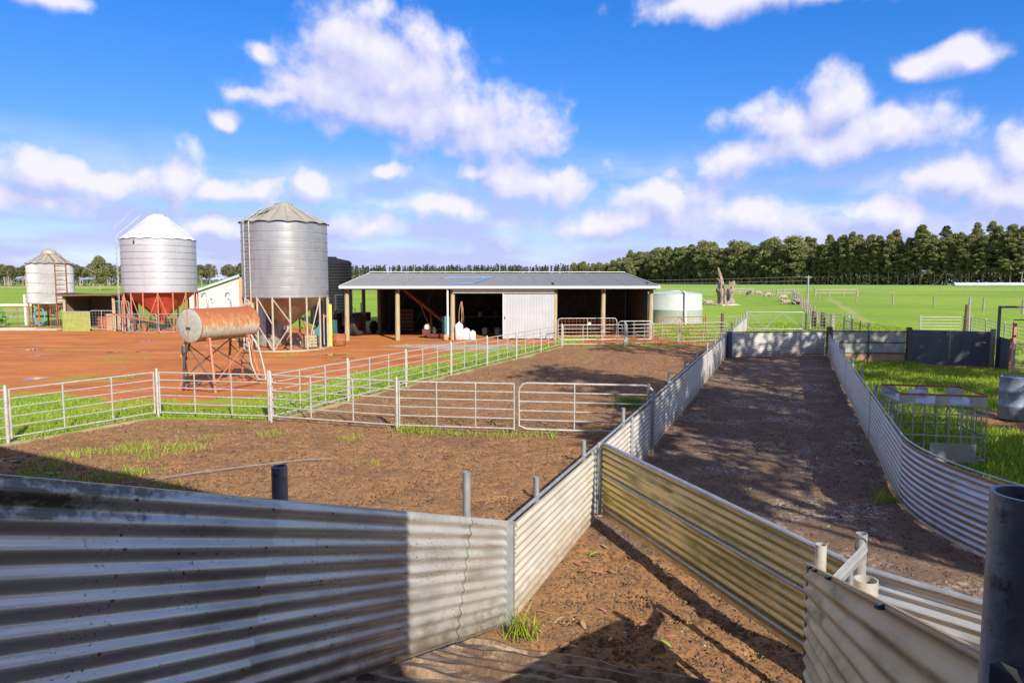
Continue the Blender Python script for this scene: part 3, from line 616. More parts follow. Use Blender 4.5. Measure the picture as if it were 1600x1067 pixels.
# gates faced with corrugated iron
def iron_gate(name, label, A, B, z0, n_w, mat, face=1, rails=(.0, .5, 1.0), rr=.021, seg=10, framemat='galv', corner=.12):
    A = Vector(A); B = Vector(B); t = (B - A); L = t.length; t.normalize(); nrm = Vector((t.y, -t.x, 0)) * face
    g = thing(name, label, 'gate', (A.x, A.y, 0)); H = n_w * PITCHC
    def q(s, up, off=0.): v = t * s + nrm * off; return (v.x, v.y, z0 + up)
    corr([q(.03 + (L - .06) * k / 3, 0, 0.) for k in range(4)], n_w, 0, True, 1.7, seg).build('sheet', mat, g, smooth=True)
    c = corner; top = H + .03; pts = [q(0, -.02, .02)]
    pts += [q(0, top - c, .02)] + [q(c * (1 - math.cos(a)), top - c + c * math.sin(a), .02) for a in (R(22), R(45), R(68), R(90))]
    pts += [q(L - c, top, .02)] + [q(L - c * (1 - math.cos(a)), top - c + c * math.sin(a), .02) for a in (R(68), R(45), R(22), R(0))] + [q(L, -.02, .02)]
    MB().tube(pts, rr, 10).build('frame', framemat, g, smooth=True)
    for f in rails:
        if f < .99: MB().tube([q(.0, H * f + .0, .026), q(L, H * f, .026)], rr * .8, 8).build('rail', framemat, g, smooth=True)
    return g
yg = iron_gate('iron_gate', 'mossy yellowed corrugated iron gate swung across the foot of the race', (1.075, 8.02, 0), (2.33, 4.43, 0), .09, 11, 'iron_yellow', face=1, rails=(.12, .60), seg=12)
for z in (.25, .8): MB().lathe([(.03, 0), (.03, .06), (0, .06)], 10, c=(-.03, .02, z)).build('hinge', 'galv_pale', yg)
p4 = thing('gate_post', 'galvanised pipe post with a wire loop at its top', 'post', (2.16, 4.10, 0)); MB().pipe((0, 0, -.05), 1.31, .034, n=18).build('pipe', 'galv', p4)
MB().tube([(-.02 + .035 * math.cos(a), -.036, 1.25 + .045 * math.sin(a)) for a in np.linspace(0, 6.28, 14)], .004, 6).build('wire_loop', 'steel_dark', p4)
iron_gate('iron_gate', 'spangled galvanised corrugated iron gate beside the pipe post', (2.28, 4.44, 0), (3.36, 3.30, 0), .10, 11, 'iron_galv', face=1, rails=(), seg=12, corner=.04)
# gate across the far end of the race
iron_gate('iron_gate', 'wide corrugated iron gate closing the far end of the race', (8.35, 26.0, 0), (12.25, 26.55, 0), .03, 12, 'iron_white', face=1, rails=(), framemat='steel_dark', corner=.06)
for x, y, h in ((8.30, 25.98, 1.0), (12.38, 26.55, 1.15)):
    tag(MB().box((x, y, h / 2 - .05), (.16, .16, h + .1)).build('gate_post', 'wood_dark' if x > 10 else 'steel_dark'), 'squat dark timber post ending the race gate' if x > 10 else 'thin dark post hinging the far race gate', 'post')

# curved fence on the far side of the race
fr = thing('corrugated_fence', 'corrugated iron fence curving out of the race beside the grass yard', 'fence')
yr = [26.4, 23.6, 20.8, 18.0, 15.2, 12.4, 10.6, 8.75]
for i in range(len(yr) - 1):
    a, b = yr[i], yr[i + 1]; o = .011 if i % 2 else 0.
    corr([(right_x(a + (b - .06 - a) * k / 3) + o, a + (b - .06 - a) * k / 3, -.01) for k in range(4)], 11, .02, True, i * 2.7).build('sheet', 'iron_white', fr, smooth=True)
cv = []; x, y = right_x(8.80), 8.80; ang = math.atan2(-1, -.4083)
for k in range(40):
    cv.append((x, y, -.01)); step = .13; ang += R(2.05) ; x += math.cos(ang) * step; y += math.sin(ang) * step
corr(cv, 11, .02, True, 1.0, 10).build('curved_sheet', 'iron_rusty', fr, smooth=True)
MB().tube([(px, py, pz + .89) for px, py, pz in cv], .012, 8).build('top_edge', 'galv', fr, smooth=True)
MB().tube([(right_x(26.4) + .01, 26.4, .872), (right_x(8.75) + .01, 8.75, .872)], .013, 8).build('top_edge', 'galv', fr, smooth=True)
for Y, ex in ((24.6, .16), (22.0, .14), (19.4, .14), (16.6, .15), (14.4, .2), (12.0, .18), (10.1, .02)):
    post(fr, right_x(Y) + .06, Y, .87 + ex, .03, 'galv')

# steel and belting walls of the right-hand yard
sp_ = thing('steel_yard_wall', 'framed steel sheet wall with muddy board foot beside the race gate', 'fence', (11.5, 24.5, 0), math.atan2(-.25, 2.7))
for i in range(2):
    for j, (z0, z1) in enumerate(((.36, .72), (.74, 1.12))):
        MB().box((.68 + 1.34 * i, 0, (z0 + z1) / 2), (1.30, .012, z1 - z0)).build('panel', 'steel_sheet', sp_)
MB().box((1.36, .02, .16), (2.72, .04, .34)).build('kickboard', 'mud_board', sp_)
for z in (.35, .73, 1.13): MB().tube([(0, -.02, z), (2.72, -.02, z)], .02, 8).build('rail', 'steel_dark', sp_)
for x in (.02, 1.35, 2.70): MB().tube([(x, -.03, -.05), (x, -.03, 1.16)], .026, 8).build('upright', 'steel_dark', sp_)
MB().box((2.80, 0, .6), (.14, .14, 1.35)).build('post', 'wood_dark', sp_)
bw = thing('belting_wall', 'tall dark sheeted yard wall dappled with tree shade behind the grass', 'fence', (14.2, 24.22, 0), math.atan2(-1.0, 2.3)); bw.scale = (.86, 1, 1); sp_.scale = (.95, 1, 1)
for i in range(2): MB().box((.70 + 1.37 * i, .012 * i, .59), (1.36, .02, 1.2)).build('panel', 'belt_wall', bw)
MB().box((2.82, -.03, .62), (.15, .15, 1.32)).build('post', 'wood_grey', bw)
MB().tube([(0, .03, 1.1), (2.8, .03, 1.1)], .02, 8).build('rail', 'steel_dark', bw)
MB().lathe([(0, 0), (.05, 0), (.05, .02), (0, .02)], 10, c=(2.55, -.05, .8)).build('patch', 'galv_pale', bw)
b2 = thing('belting_wall', 'short dark sheeted wall turning the corner towards the steel panels', 'fence', (16.5, 23.15, 0), math.atan2(-1.8, -.75))
MB().box((.8, 0, .52), (1.6, .02, 1.06)).build('panel', 'belt_wall', b2); MB().tube([(1.62, 0, -.05), (1.62, 0, 1.1)], .03, 8).build('upright', 'rust', b2)

# ------------------------------------------------------------------ pipe panels
PL = 2.58
def make_panel(label, group, nb=6, top=.95, mids=(.335, .665), postmat='galv_pale', rail='galv_pale', rounded=False):
    t = thing('yard_panel', label, 'fence panel', (0, 0, 0), 0, group)
    for i in range(nb):
        z = .09 + (top - .09) * (i / (nb - 1)) ** .93
        MB().tube([(.03, 0, z), (PL - .03, 0, z)], .0125 if 0 < i < nb - 1 else .016, 7).build('rail', rail, t, smooth=True)
    for x in (.035, PL - .035): MB().tube([(x, 0, .06), (x, 0, top + .01)], .018, 8).build('upright', rail, t, smooth=True)
    for f in mids: MB().tube([(PL * f, -.004, .09), (PL * f, -.004, top)], .015, 7).build('stay', rail, t, smooth=True)
    MB().tube([(-.02, 0, -.05), (-.02, 0, top + .06), (-.02, 0, top + .085)], [.028, .028, .018], 10).build('post', postmat, t, smooth=True)
    for z in (.3, .72): MB().lathe([(.036, 0), (.036, .04)], 10, c=(-.02, 0, z)).build('clamp', rail, t)
    return t
def lay_panels(pts, label, group, proto=None):
    """one panel between each neighbouring pair of points"""
    made = []
    for (a, b) in zip(pts[:-1], pts[1:]):
        dx, dy = b[0] - a[0], b[1] - a[1]; L = math.hypot(dx, dy); rz = math.atan2(dy, dx); loc = (a[0], a[1], gz(a[1]))
        lab = label[len(made)] if isinstance(label, (list, tuple)) else label
        if proto is None: proto = make_panel(lab, group); o = proto; o.location = loc; o.rotation_euler = (0, 0, rz)
        else: o = dup(proto, loc, rz, lab, group)
        o.scale = (L / PL, 1, 1); made.append(o)
    return proto
PA = [(-11.75, 7.3), (-10.36, 9.72), (-9.02, 12.06), (-7.62, 14.46)]
pr = lay_panels(PA, ['pipe panel of the red yard side, third from the pen corner', 'pipe panel of the red yard side, second from the pen corner', 'pipe panel of the red yard side ending at the pen corner'], 'panels along the red yard side')
PBp = [(-7.57, 14.46), (-5.03, 14.03), (-2.223, 13.13), (.07, 12.80)]
lay_panels(PBp, ['pipe panel of the cross fence in front of the fuel tank stand', 'pipe panel of the cross fence where the grass strip fence branches off', 'pipe panel of the cross fence next to its round-cornered gate'], 'panels between the two pens', pr)
PC = [(CA[0] + (CB[0] - CA[0]) * k / 7, CA[1] + (CB[1] - CA[1]) * k / 7) for k in range(8)]
lay_panels(PC, [f'{o} pipe panel along the grass strip, counted from the cross fence' for o in ('first', 'second', 'third', 'fourth', 'fifth', 'sixth', 'last')], 'panels along the grass strip', pr)
PD = [(2.28, 30.72), (5.05, 31.0)]
lay_panels(PD, 'steel pipe panel in the far pen fence facing the sliding door', None, pr)
lay_panels([(5.22, 31.05), (7.94, 32.3)], 'steel pipe panel in the far pen fence facing the open bays', None, pr)
def pipe_gate(name, label, A, B, top=.95, nb=6, mids=(.36, .8), mat='galv', rr=.02, z=0., corner=.16, cross=None):
    A = Vector((*A, 0)); B = Vector((*B, 0)); L = (B - A).length; g = thing(name, label, 'gate', (A.x, A.y, z + gz(A.y)), math.atan2(B.y - A.y, B.x - A.x)); c = corner
    pts = [(c, 0, .09), (0, 0, .09 + c * .4), (0, 0, top - c)] + [(c * (1 - math.cos(a)), 0, top - c + c * math.sin(a)) for a in (R(30), R(60), R(90))] + [(L - c * (1 - math.cos(a)), 0, top - c + c * math.sin(a)) for a in (R(90), R(60), R(30), 0)] + [(L, 0, .09 + c * .4), (L - c, 0, .09)]
    MB().tube(pts, rr, 8, closed=True).build('frame', mat, g, smooth=True)
    for i in range(1, nb - 1):
        zz = .09 + (top - .09) * i / (nb - 1); MB().tube([(0, 0, zz), (L, 0, zz)], rr * .75, 6).build('rail', mat, g, smooth=True)
    for f in mids: MB().tube([(L * f, -.004, .09), (L * f, -.004, top)], rr * .8, 6).build('stay', mat, g, smooth=True)
    if cross:
        for (a, b) in cross: MB().tube([(L * a[0], -.01, a[1]), (L * b[0], -.01, b[1])], rr * .8, 6).build('brace', mat, g, smooth=True)
    return g
pipe_gate('pipe_gate', 'round-cornered pipe gate closing the cross fence against the corrugated fence', (.13, 12.78), (2.60, 12.42), .97, 6, (.42,), 'galv_pale')
pipe_gate('pipe_gate', 'round-cornered pipe gate in the far pen fence by the corrugated fence', (8.0, 32.35), (10.4, 33.0), .95, 6, (.5,), 'galv_pale')
tag(MB().pipe((5.14, 31.03, -.05), 1.1, .035).build('gate_post', 'galv_pale'), 'pale pipe post standing between two far pen panels', 'post')
tag(MB().pipe((7.97, 32.32, -.05), 1.05, .035).build('gate_post', 'galv_pale'), 'pale pipe post beside the far round-cornered gate', 'post')
# mesh gate before the open bay
def mesh_gate(name, label, A, B, top, cols, rows, mat, memat, cross=None, z0=.15):
    g = pipe_gate(name, label, A, B, top, 2, (.5,), mat, .022, corner=.15, cross=cross); L = math.hypot(B[0] - A[0], B[1] - A[1]); m = MB()
    for i in range(1, cols): m.tube([(L * i / cols, .01, z0), (L * i / cols, .01, top)], .005, 4)
    for i in range(1, rows): m.tube([(0, .012, z0 + (top - z0) * i / rows), (L, .012, z0 + (top - z0) * i / rows)], .005, 4)
    m.build('wire_mesh', memat, g); return g
mg = mesh_gate('mesh_gate', 'wide wire-mesh farm gate with a small white plate before the open bay', (2.25, 33.3), (5.15, 33.5), 1.12, 16, 7, 'galv_pale', 'red_frame')
MB().box((1.55, -.03, .86), (.13, .006, .13)).build('plate', 'white_paint', mg)
pipe_gate('yard_panel', 'pipe panel set behind the mesh gate in the open bay', (5.2, 33.4), (6.95, 33.5), .98, 6, (.45,), 'galv')
mesh_gate('mesh_gate', 'rusty braced mesh gate standing in front of the green water tank', (7.35, 34.2), (9.9, 35.2), 1.12, 12, 7, 'rust', 'rust', cross=(((.02, .1), (.45, 1.1)), ((.45, 1.1), (.98, .1))))
wf = thing('wire_fence', 'ringlock wire fence with a stout timber post beside the water tank', 'fence', (10.0, 35.2, 0))
m = MB()
for z in (.15, .35, .55, .75, .95, 1.08): m.tube([(0, 0, z), (2.1, .6, z), (4.0, 1.5, z)], .006, 4)
m.build('wire', 'galv_pale', wf); MB().tube([(.95, .27, -.1), (.95, .27, 1.28)], [.09, .085], 9).build('post', 'wood_dark', wf); MB().tube([(.0, .0, -.1), (.0, .0, 1.15)], .035, 8).build('post', 'rust', wf)
# field gates past the far end of the race
fg = pipe_gate('field_gate', 'wide pipe field gate with zigzag braces opening onto the green paddock', (14.05, 40.6), (17.15, 40.2), 1.08, 2, (), 'galv', .026, corner=.05, cross=(((.0, 1.05), (.31, .12)), ((.31, .12), (.62, 1.05)), ((.62, 1.05), (.97, .12))))
pipe_gate('field_gate', 'narrow railed gate beside weathered strainer posts of the paddock lane', (17.45, 39.9), (19.1, 38.6), 1.0, 6, (.5,), 'galv', .022)
for x, y, h, lab in ((13.95, 40.55, 1.25, 'pale pipe post hanging the wide paddock gate'), (17.3, 40.1, 1.1, 'dark pipe post between the two paddock gates'), (19.2, 38.5, 1.05, 'pipe post ending the narrow railed gate')):
    tag(MB().pipe((x, y, 0), h, .05).build('gate_post', 'galv' if x < 17 or x > 18 else 'steel_dark'), lab, 'post')
# panels and frame behind the right-hand yard
lay_panels([(22.9, 38.2), (25.2, 37.9)], 'pale pipe panel behind the dark sheeted wall, first by the timber post', None, pr)
lay_panels([(25.4, 37.7), (24.2, 34.8), (23.0, 31.8), (21.8, 28.9)], 'pipe panel running back from the timber post behind the dark wall', 'panels behind the dark wall', pr)
tag(MB().tube([(25.15, 37.8, 0), (25.2, 37.8, 1.65)], [.12, .10], 9).build('timber_post', 'wood_dark'), 'short weathered timber post among pipe panels behind the dark wall', 'post')
tag(MB().tube([(25.42, 37.95, 0), (25.42, 37.95, 2.05)], .055, 10).build('pipe_post', 'galv'), 'tall pale pipe post standing against the weathered timber post', 'post')
sf = thing('gantry', 'tall dark steel gantry frame at the end of the yard', 'frame', (16.25, 22.75, 0), math.atan2(-.2, 2.2))
for x in (0, 2.2): MB().bar((x, 0, 0), (x, 0, 2.03), .07, .07).build('upright', 'steel_dark', sf)
MB().bar((-.03, 0, 2.05), (2.25, 0, 2.05), .07, .07).build('crossbar', 'steel_dark', sf); MB().bar((.5, .05, 1.62), (2.2, .05, 1.62), .05, .04).build('crossbar', 'steel_dark', sf)
MB().bar((1.05, .9, 0), (1.05, .9, 1.5), .09, .09).build('red_upright', 'red_frame', sf)
lay_panels([(15.65, 21.2), (17.9, 19.9)], 'steel pipe panel below the gantry frame at the end of the yard', None, pr)
lay_panels([(17.6, 22.9), (20.2, 23.6)], 'dark-stained pipe panel standing behind the gantry frame', None, pr)
hk = thing('loading_rail', 'low dark railing of short posts out in the paddock lane', 'railing', (15.2, 31.2, 0))
for k in range(4): MB().tube([(.35 * k, -.05 * k, 0), (.35 * k, -.05 * k, 1.32 - .1 * k)], .03, 8).build('post', 'steel_dark', hk)
for dz in (.15, .5): MB().tube([(0, 0, 1.3 - dz), (1.05, -.15, 1.0 - dz)], .02, 6).build('rail', 'steel_dark', hk)
# ------------------------------------------------------------------ machinery shed
SH = thing('machinery_shed', 'long low open-fronted iron shed on timber posts with a sliding door', 'shed', (-8.28, 34.2, 0), R(2.0))
SW = 15.4; SD = 8.6; EH = 2.60; RH = 3.38
px_ = [0.0, 2.52, 5.28, 10.45, 12.9, 15.34]
for i, x in enumerate(px_): MB().tube([(x, 0, -.1), (x + .02, 0, EH - .02)], [.125, .11], 12).build('post', 'wood_post', SH, smooth=True)
for x in (0.2, 1.05): MB().tube([(x, 3.6, -.1), (x, 3.6, EH + .2)], .10, 10).build('post', 'wood_dark', SH, smooth=True)
for x in (5.28, 10.45): MB().tube([(x, 4.3, -.1), (x, 4.3, EH + .3)], .10, 10).build('post', 'wood_dark', SH, smooth=True)
def rz_(y): return EH + (RH - EH) * (y + .35) / (SD + .35)
# roof sheets
nsh = 21; wsh = (SW + .5) / nsh; k_ = 10; seg = 6; vs = []; fs = []; uvs = []
n = k_ * seg
for k in range(n + 1):
    x = wsh * k / n; dz = AMP * math.cos(2 * math.pi * k / seg)
    vs += [(x, -.35, EH + .08 + dz), (x, SD, RH + .08 + dz)]
for k in range(n): fs.append((2 * k, 2 * k + 2, 2 * k + 3, 2 * k + 1))
rme = MB().add(vs, fs).mesh('roof_sheet', 'roof_metal')
for i in range(nsh):
    o = link('roof_sheet', rme, SH); o.location = (-.25 + wsh * i, 0, .004 * (i % 2))
MB().add([(-.3, SD + .02, RH + .07), (SW + .3, SD + .02, RH + .07), (SW + .3, SD + 6.5, EH - .1), (-.3, SD + 6.5, EH - .1)], [(0, 1, 2, 3)]).build('rear_roof', 'roof_metal', SH)
MB().bar((-.27, SD - .0, RH + .15), (SW + .27, SD - .0, RH + .15), .5, .035).build('ridge_cap', 'white_paint', SH)
MB().bar((-.27, -.42, EH + .03), (SW + .3, -.42, EH + .03), .12, .12).build('gutter', 'white_paint', SH)
for x in (-.27, SW + .27): MB().bar((x, -.35, EH + .04), (x, SD, RH + .05), .04, .16).build('barge_board', 'cream_wall', SH)
for y in (.0, 2.2, 4.3, 6.4, 8.4): MB().bar((-.2, y, rz_(y) - .07), (SW + .2, y, rz_(y) - .07), .07, .12).build('purlin', 'wood_dark', SH)
for x in px_: MB().bar((x, -.2, rz_(-.2) - .19), (x, SD, rz_(SD) - .19), .07, .14).build('rafter', 'wood_dark', SH)
# white header over the door, downpipe, door
MB().box((7.87, -.16, EH - .16), (5.2, .04, .20)).build('door_header', 'white_paint', SH)
MB().tube([(5.06, -.3, .15), (5.06, -.3, EH - .02)], .05, 10).build('downpipe', 'white_paint', SH, smooth=True)
dr = corr_v(2.62, EH - .34, 6, .0762, .007).build('sliding_door', 'door_metal', SH); dr.location = (7.82, -.10, .05)
MB().box((.02, -.02, (EH - .34) / 2), (.05, .05, EH - .34)).build('door_edge', 'white_paint', dr); MB().box((.10, -.03, 1.05), (.05, .04, .12)).build('handle', 'steel_dark', dr)
# walls: back and partitions
wm = corr_v(1.5, 1.0, 6)
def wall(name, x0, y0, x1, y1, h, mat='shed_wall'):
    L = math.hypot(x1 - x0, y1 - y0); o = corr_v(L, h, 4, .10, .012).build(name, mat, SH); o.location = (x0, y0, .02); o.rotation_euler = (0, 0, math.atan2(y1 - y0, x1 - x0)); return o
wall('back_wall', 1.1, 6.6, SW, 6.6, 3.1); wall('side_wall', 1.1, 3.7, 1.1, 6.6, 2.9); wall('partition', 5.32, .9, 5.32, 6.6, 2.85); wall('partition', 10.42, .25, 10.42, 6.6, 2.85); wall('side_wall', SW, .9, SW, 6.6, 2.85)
MB().add([(-.2, 8.3, .0), (SW, 8.3, 0), (SW, 8.3, .1), (-.2, 8.3, .1)], [(0, 1, 2, 3)]).build('sill', 'wood_dark', SH)
def insh(x, y, z=0.):   # shed coordinates to the place
    c, s = math.cos(R(2)), math.sin(R(2)); return (-8.28 + c * x - s * y, 34.2 + s * x + c * y, z)
# blue poly pipe left on the roof
bp = [(4.95, 2.6), (4.62, 4.5), (7.3, 4.9), (6.4, 1.2), (5.9, .8), (5.2, .9)]
tag(MB().tube([(*insh(x, y)[:2], rz_(y) + .12) for x, y in bp[1:]], .022, 7).build('poly_pipe', 'blue_hose'), 'length of blue poly pipe left lying on the shed roof', 'pipe')
tag(MB().box((*insh(4.5, 4.5)[:2], rz_(4.5) + .15), (.16, .1, .06)).build('pipe_fitting', 'red_paint'), 'small red fitting on the shed roof at the poly pipe end', 'fitting')
# auger
ag = thing('grain_auger', 'long grain auger slanting up on wheels inside the open bay', 'auger', insh(4.3, 2.2))
MB().tube([(.9, .1, .35), (-1.75, .5, 2.45)], .085, 10).build('barrel', 'rust', ag, smooth=True)
for sx in (-.35, .35): 
    w = MB().lathe([(.10, -.05), (.24, -.06), (.27, 0), (.24, .06), (.10, .05)], 18).build('wheel', 'rubber', ag); w.rotation_euler = (R(90), 0, 0); w.location = (-.25, .2 + sx, .27)
MB().bar((-.25, -.15, .27), (-.25, .55, .27), .04, .04).build('axle', 'dark_machine', ag)
for a, b in (((-.25, -.12, .27), (-.35, .25, 1.35)), ((-.25, .52, .27), (-.35, .3, 1.35)), ((-.25, .2, .27), (.75, .12, .5)), ((-.25, -.12, .27), (-.9, .3, 1.75))): MB().bar(a, b, .04, .04).build('strut', 'rust', ag)
MB().tube([(.55, 0, .62), (.75, -.2, .85), (.95, -.2, .6), (.98, -.15, .15)], .03, 6).build('hose', 'rubber', ag)
def drum(name, label, cat, loc, r, h, mat, ribs=2, group=None, lid=True):
    t = thing(name, label, cat, loc, random.uniform(0, 3), group); prof = [(0, .01), (r * .97, .01), (r, .02)]
    for k in range(ribs): z = h * (k + 1) / (ribs + 1); prof += [(r, z - .03), (r * 1.03, z - .012), (r * 1.03, z + .012), (r, z + .03)]
    prof += [(r, h - .02), (r * 1.02, h - .01), (r * 1.02, h)]
    MB().lathe(prof, 28).build('body', mat, t, smooth=True)
    MB().lathe([(r * 1.0, h - .005), (r * .97, h - .025), (0, h - .025)], 28).build('lid', mat, t); return t
t = thing('motor', 'small red stationary motor on the shed floor under the auger', 'motor', insh(3.85, 1.4)); MB().box((0, 0, .28), (.4, .45, .34)).build('block', 'red_vehicle', t); MB().lathe([(.13, 0), (.13, .16), (.06, .2), (.06, .24), (0, .24)], 14, c=(0, 0, .45)).build('fuel_tank', 'plastic_white', t)
for y in (-.2, .2): w = MB().lathe([(0, -.04), (.11, -.04), (.11, .04), (0, .04)], 14).build('wheel', 'rubber', t); w.rotation_euler = (R(90), 0, 0); w.location = (.1, y, .11)
t = thing('chest', 'upright blue-green cabinet against the shed partition', 'cabinet', insh(4.85, 1.7)); MB().box((0, 0, .55), (.42, .4, 1.1)).build('body', 'teal', t); MB().box((0, -.205, .56), (.38, .012, 1.0)).build('door', 'teal', t)
t = thing('red_trolley', 'low red steel tray on the shed floor', 'tray', insh(4.35, 1.15)); MB().box((0, 0, .14), (.9, .5, .12)).build('tray', 'red_vehicle', t); MB().bar((-.4, 0, .05), (.4, 0, .05), .4, .05).build('base', 'dark_machine', t)
t = thing('crate', 'tall reddish slatted crate in the dim back of the open bay', 'crate', insh(2.3, 5.6))
for z in range(6): MB().box((0, 0, .15 + .22 * z), (.95, .8, .18)).build('slat', 'red_vehicle', t)
# bottles and drums by the door post
def jug(name, label, loc, sx, sy, h, mat, capm, group=None):
    t = thing(name, label, 'drum', loc, random.uniform(-.3, .3), group); n = 20; prof = [(0, 0, 0), (.9, .0, .0), (1, .02, 0), (1, .72, 0), (.9, .82, 0), (.45, .92, 0), (.2, .93, 0)]
    vs = []
    for (q, z, _) in prof:
        for k in range(n):
            a = 2 * math.pi * k / n; ca, sa = math.cos(a), math.sin(a); e = .5
            vs.append((sx / 2 * q * math.copysign(abs(ca) ** e, ca), sy / 2 * q * math.copysign(abs(sa) ** e, sa), z * h))
    m = len(prof); MB().add(vs, [(i * n + k, i * n + (k + 1) % n, (i + 1) * n + (k + 1) % n, (i + 1) * n + k) for i in range(m - 1) for k in range(n)] + [tuple(range((m - 1) * n, m * n))]).build('body', mat, t, smooth=True)
    MB().lathe([(.035, .92 * h), (.035, h), (0, h)], 12).build('cap', capm, t); return t
jug('chemical_drum', 'tall white plastic drum against the timber door post', insh(5.62, -.12), .40, .36, .92, 'plastic_white', 'plastic_white')
jug('chemical_drum', 'white plastic drum with red cap beside the tall drum', insh(5.98, -.02), .34, .3, .62, 'plastic_white', 'red_paint')
jug('bucket', 'small square white container on the doorway floor', insh(6.3, -.05), .3, .28, .48, 'plastic_white', 'plastic_white')
jug('chemical_drum', 'small faded orange container at the foot of the downpipe', insh(4.98, -.35), .22, .22, .32, 'mud_board', 'red_paint')
t = thing('hose_tangle', 'tangle of brown hoses and rope hanging behind the door post', 'hose', insh(5.75, .35))
for k in range(7):
    a = random.uniform(-.18, .2); MB().tube([(a * .3, 0, 1.9), (a * 1.0 + .04, -.05, 1.5), (a * 1.4 + .05, -.05 + .03 * k, 1.1), (a * .9, 0, .8 + .05 * k)], .014, 6).build('hose', ('rust', 'hose_pale', 'red_frame')[k % 3], t, smooth=True)
bx = thing('workbench', 'dim workbench along the back of the workshop bay', 'bench', insh(7.9, 5.9)); MB().box((0, 0, .86), (4.6, .6, .06)).build('top', 'wood_grey', bx)
for x in (-2.2, 0, 2.2): MB().box((x, 0, .42), (.1, .5, .83)).build('leg', 'wood_grey', bx)
for k, (x, y, z, a, b, h, mt) in enumerate([(6.6, 5.8, .9, .25, .25, .3, 'plastic_white'), (7.5, 5.8, .9, .3, .25, .4, 'red_vehicle'), (8.3, 5.8, .9, .22, .22, .28, 'hose_pale'), (9.2, 5.8, .9, .4, .3, .35, 'blue_paint'), (6.9, 3.4, 0, .3, .3, .42, 'plastic_white'), (7.6, 3.0, 0, .36, .36, .45, 'galv_pale'), (8.2, 3.3, 0, .3, .3, .3, 'red_vehicle'), (9.0, 2.6, 0, .34, .34, .42, 'plastic_white'), (9.35, 2.7, 0, .26, .26, .34, 'red_paint')]):
    jug('container', ['white tub standing on the workbench', 'red toolbox-sized can standing on the workbench', 'buff can standing on the workbench', 'blue container standing on the workbench', 'white bucket on the workshop floor by the doorway gap', 'grey metal bucket on the workshop floor', 'red can on the workshop floor between buckets', 'white bucket on the workshop floor near the sliding door', 'small red can beside the white bucket near the sliding door'][k], insh(x, y, z), a, b, h, mt, 'steel_dark')
# old tractor parked at the shed's open end
tr = thing('tractor', 'old dusty tractor parked under the open left end of the shed', 'tractor', insh(-.55, 3.0), R(70))
def wheel(root, x, y, r, w, rim='red_vehicle'):
    o = MB().lathe([(r * .58, -w * .45), (r * .86, -w * .5), (r, -w * .32), (r, w * .32), (r * .86, w * .5), (r * .58, w * .45), (r * .58, -w * .45)], 26).build('wheel', 'rubber', root, smooth=False); o.rotation_euler = (R(90), 0, 0); o.location = (x, y, r)
    MB().lathe([(0, -.03), (r * .3, -.05), (r * .58, -.02), (r * .58, .02), (r * .3, .05), (0, .03)], 20).build('rim', rim, o); return o
for y in (-.62, .62): wheel(tr, 0, y, .62, .32); wheel(tr, 1.75, y * .85, .36, .18)
MB().box((1.25, 0, .95), (1.35, .48, .5)).build('bonnet', 'red_vehicle', tr); MB().box((.3, 0, .72), (1.2, .4, .4)).build('gearbox', 'dark_machine', tr)
MB().box((-.05, 0, 1.0), (.42, .44, .1)).build('seat', 'rubber', tr); MB().box((-.25, 0, 1.2), (.08, .42, .32)).build('seat_back', 'rubber', tr)
for y in (-.5, .5): MB().box((-.02, y, 1.2), (.95, .3, .05)).build('mudguard', 'red_vehicle', tr); MB().bar((-.4, y, .9), (-.4, y, 2.2), .06, .06).build('roll_post', 'dark_machine', tr)
MB().bar((-.4, -.5, 2.2), (-.4, .5, 2.2), .06, .06).build('roll_bar', 'dark_machine', tr); st_ = MB().tube([(.45 + .02 * math.cos(a), .19 * math.cos(a), 1.28 + .19 * math.sin(a)) for a in np.linspace(0, 6.0, 15)], .014, 6).build('steering_wheel', 'rubber', tr)
MB().tube([(1.5, .12, 1.2), (1.5, .12, 1.75)], .03, 8).build('exhaust', 'rust', tr)
drum('burning_drum', 'rusty red wire-topped half drum by the shed corner post', 'drum', (-7.95, 31.2, 0), .33, .5, 'rust', 1)

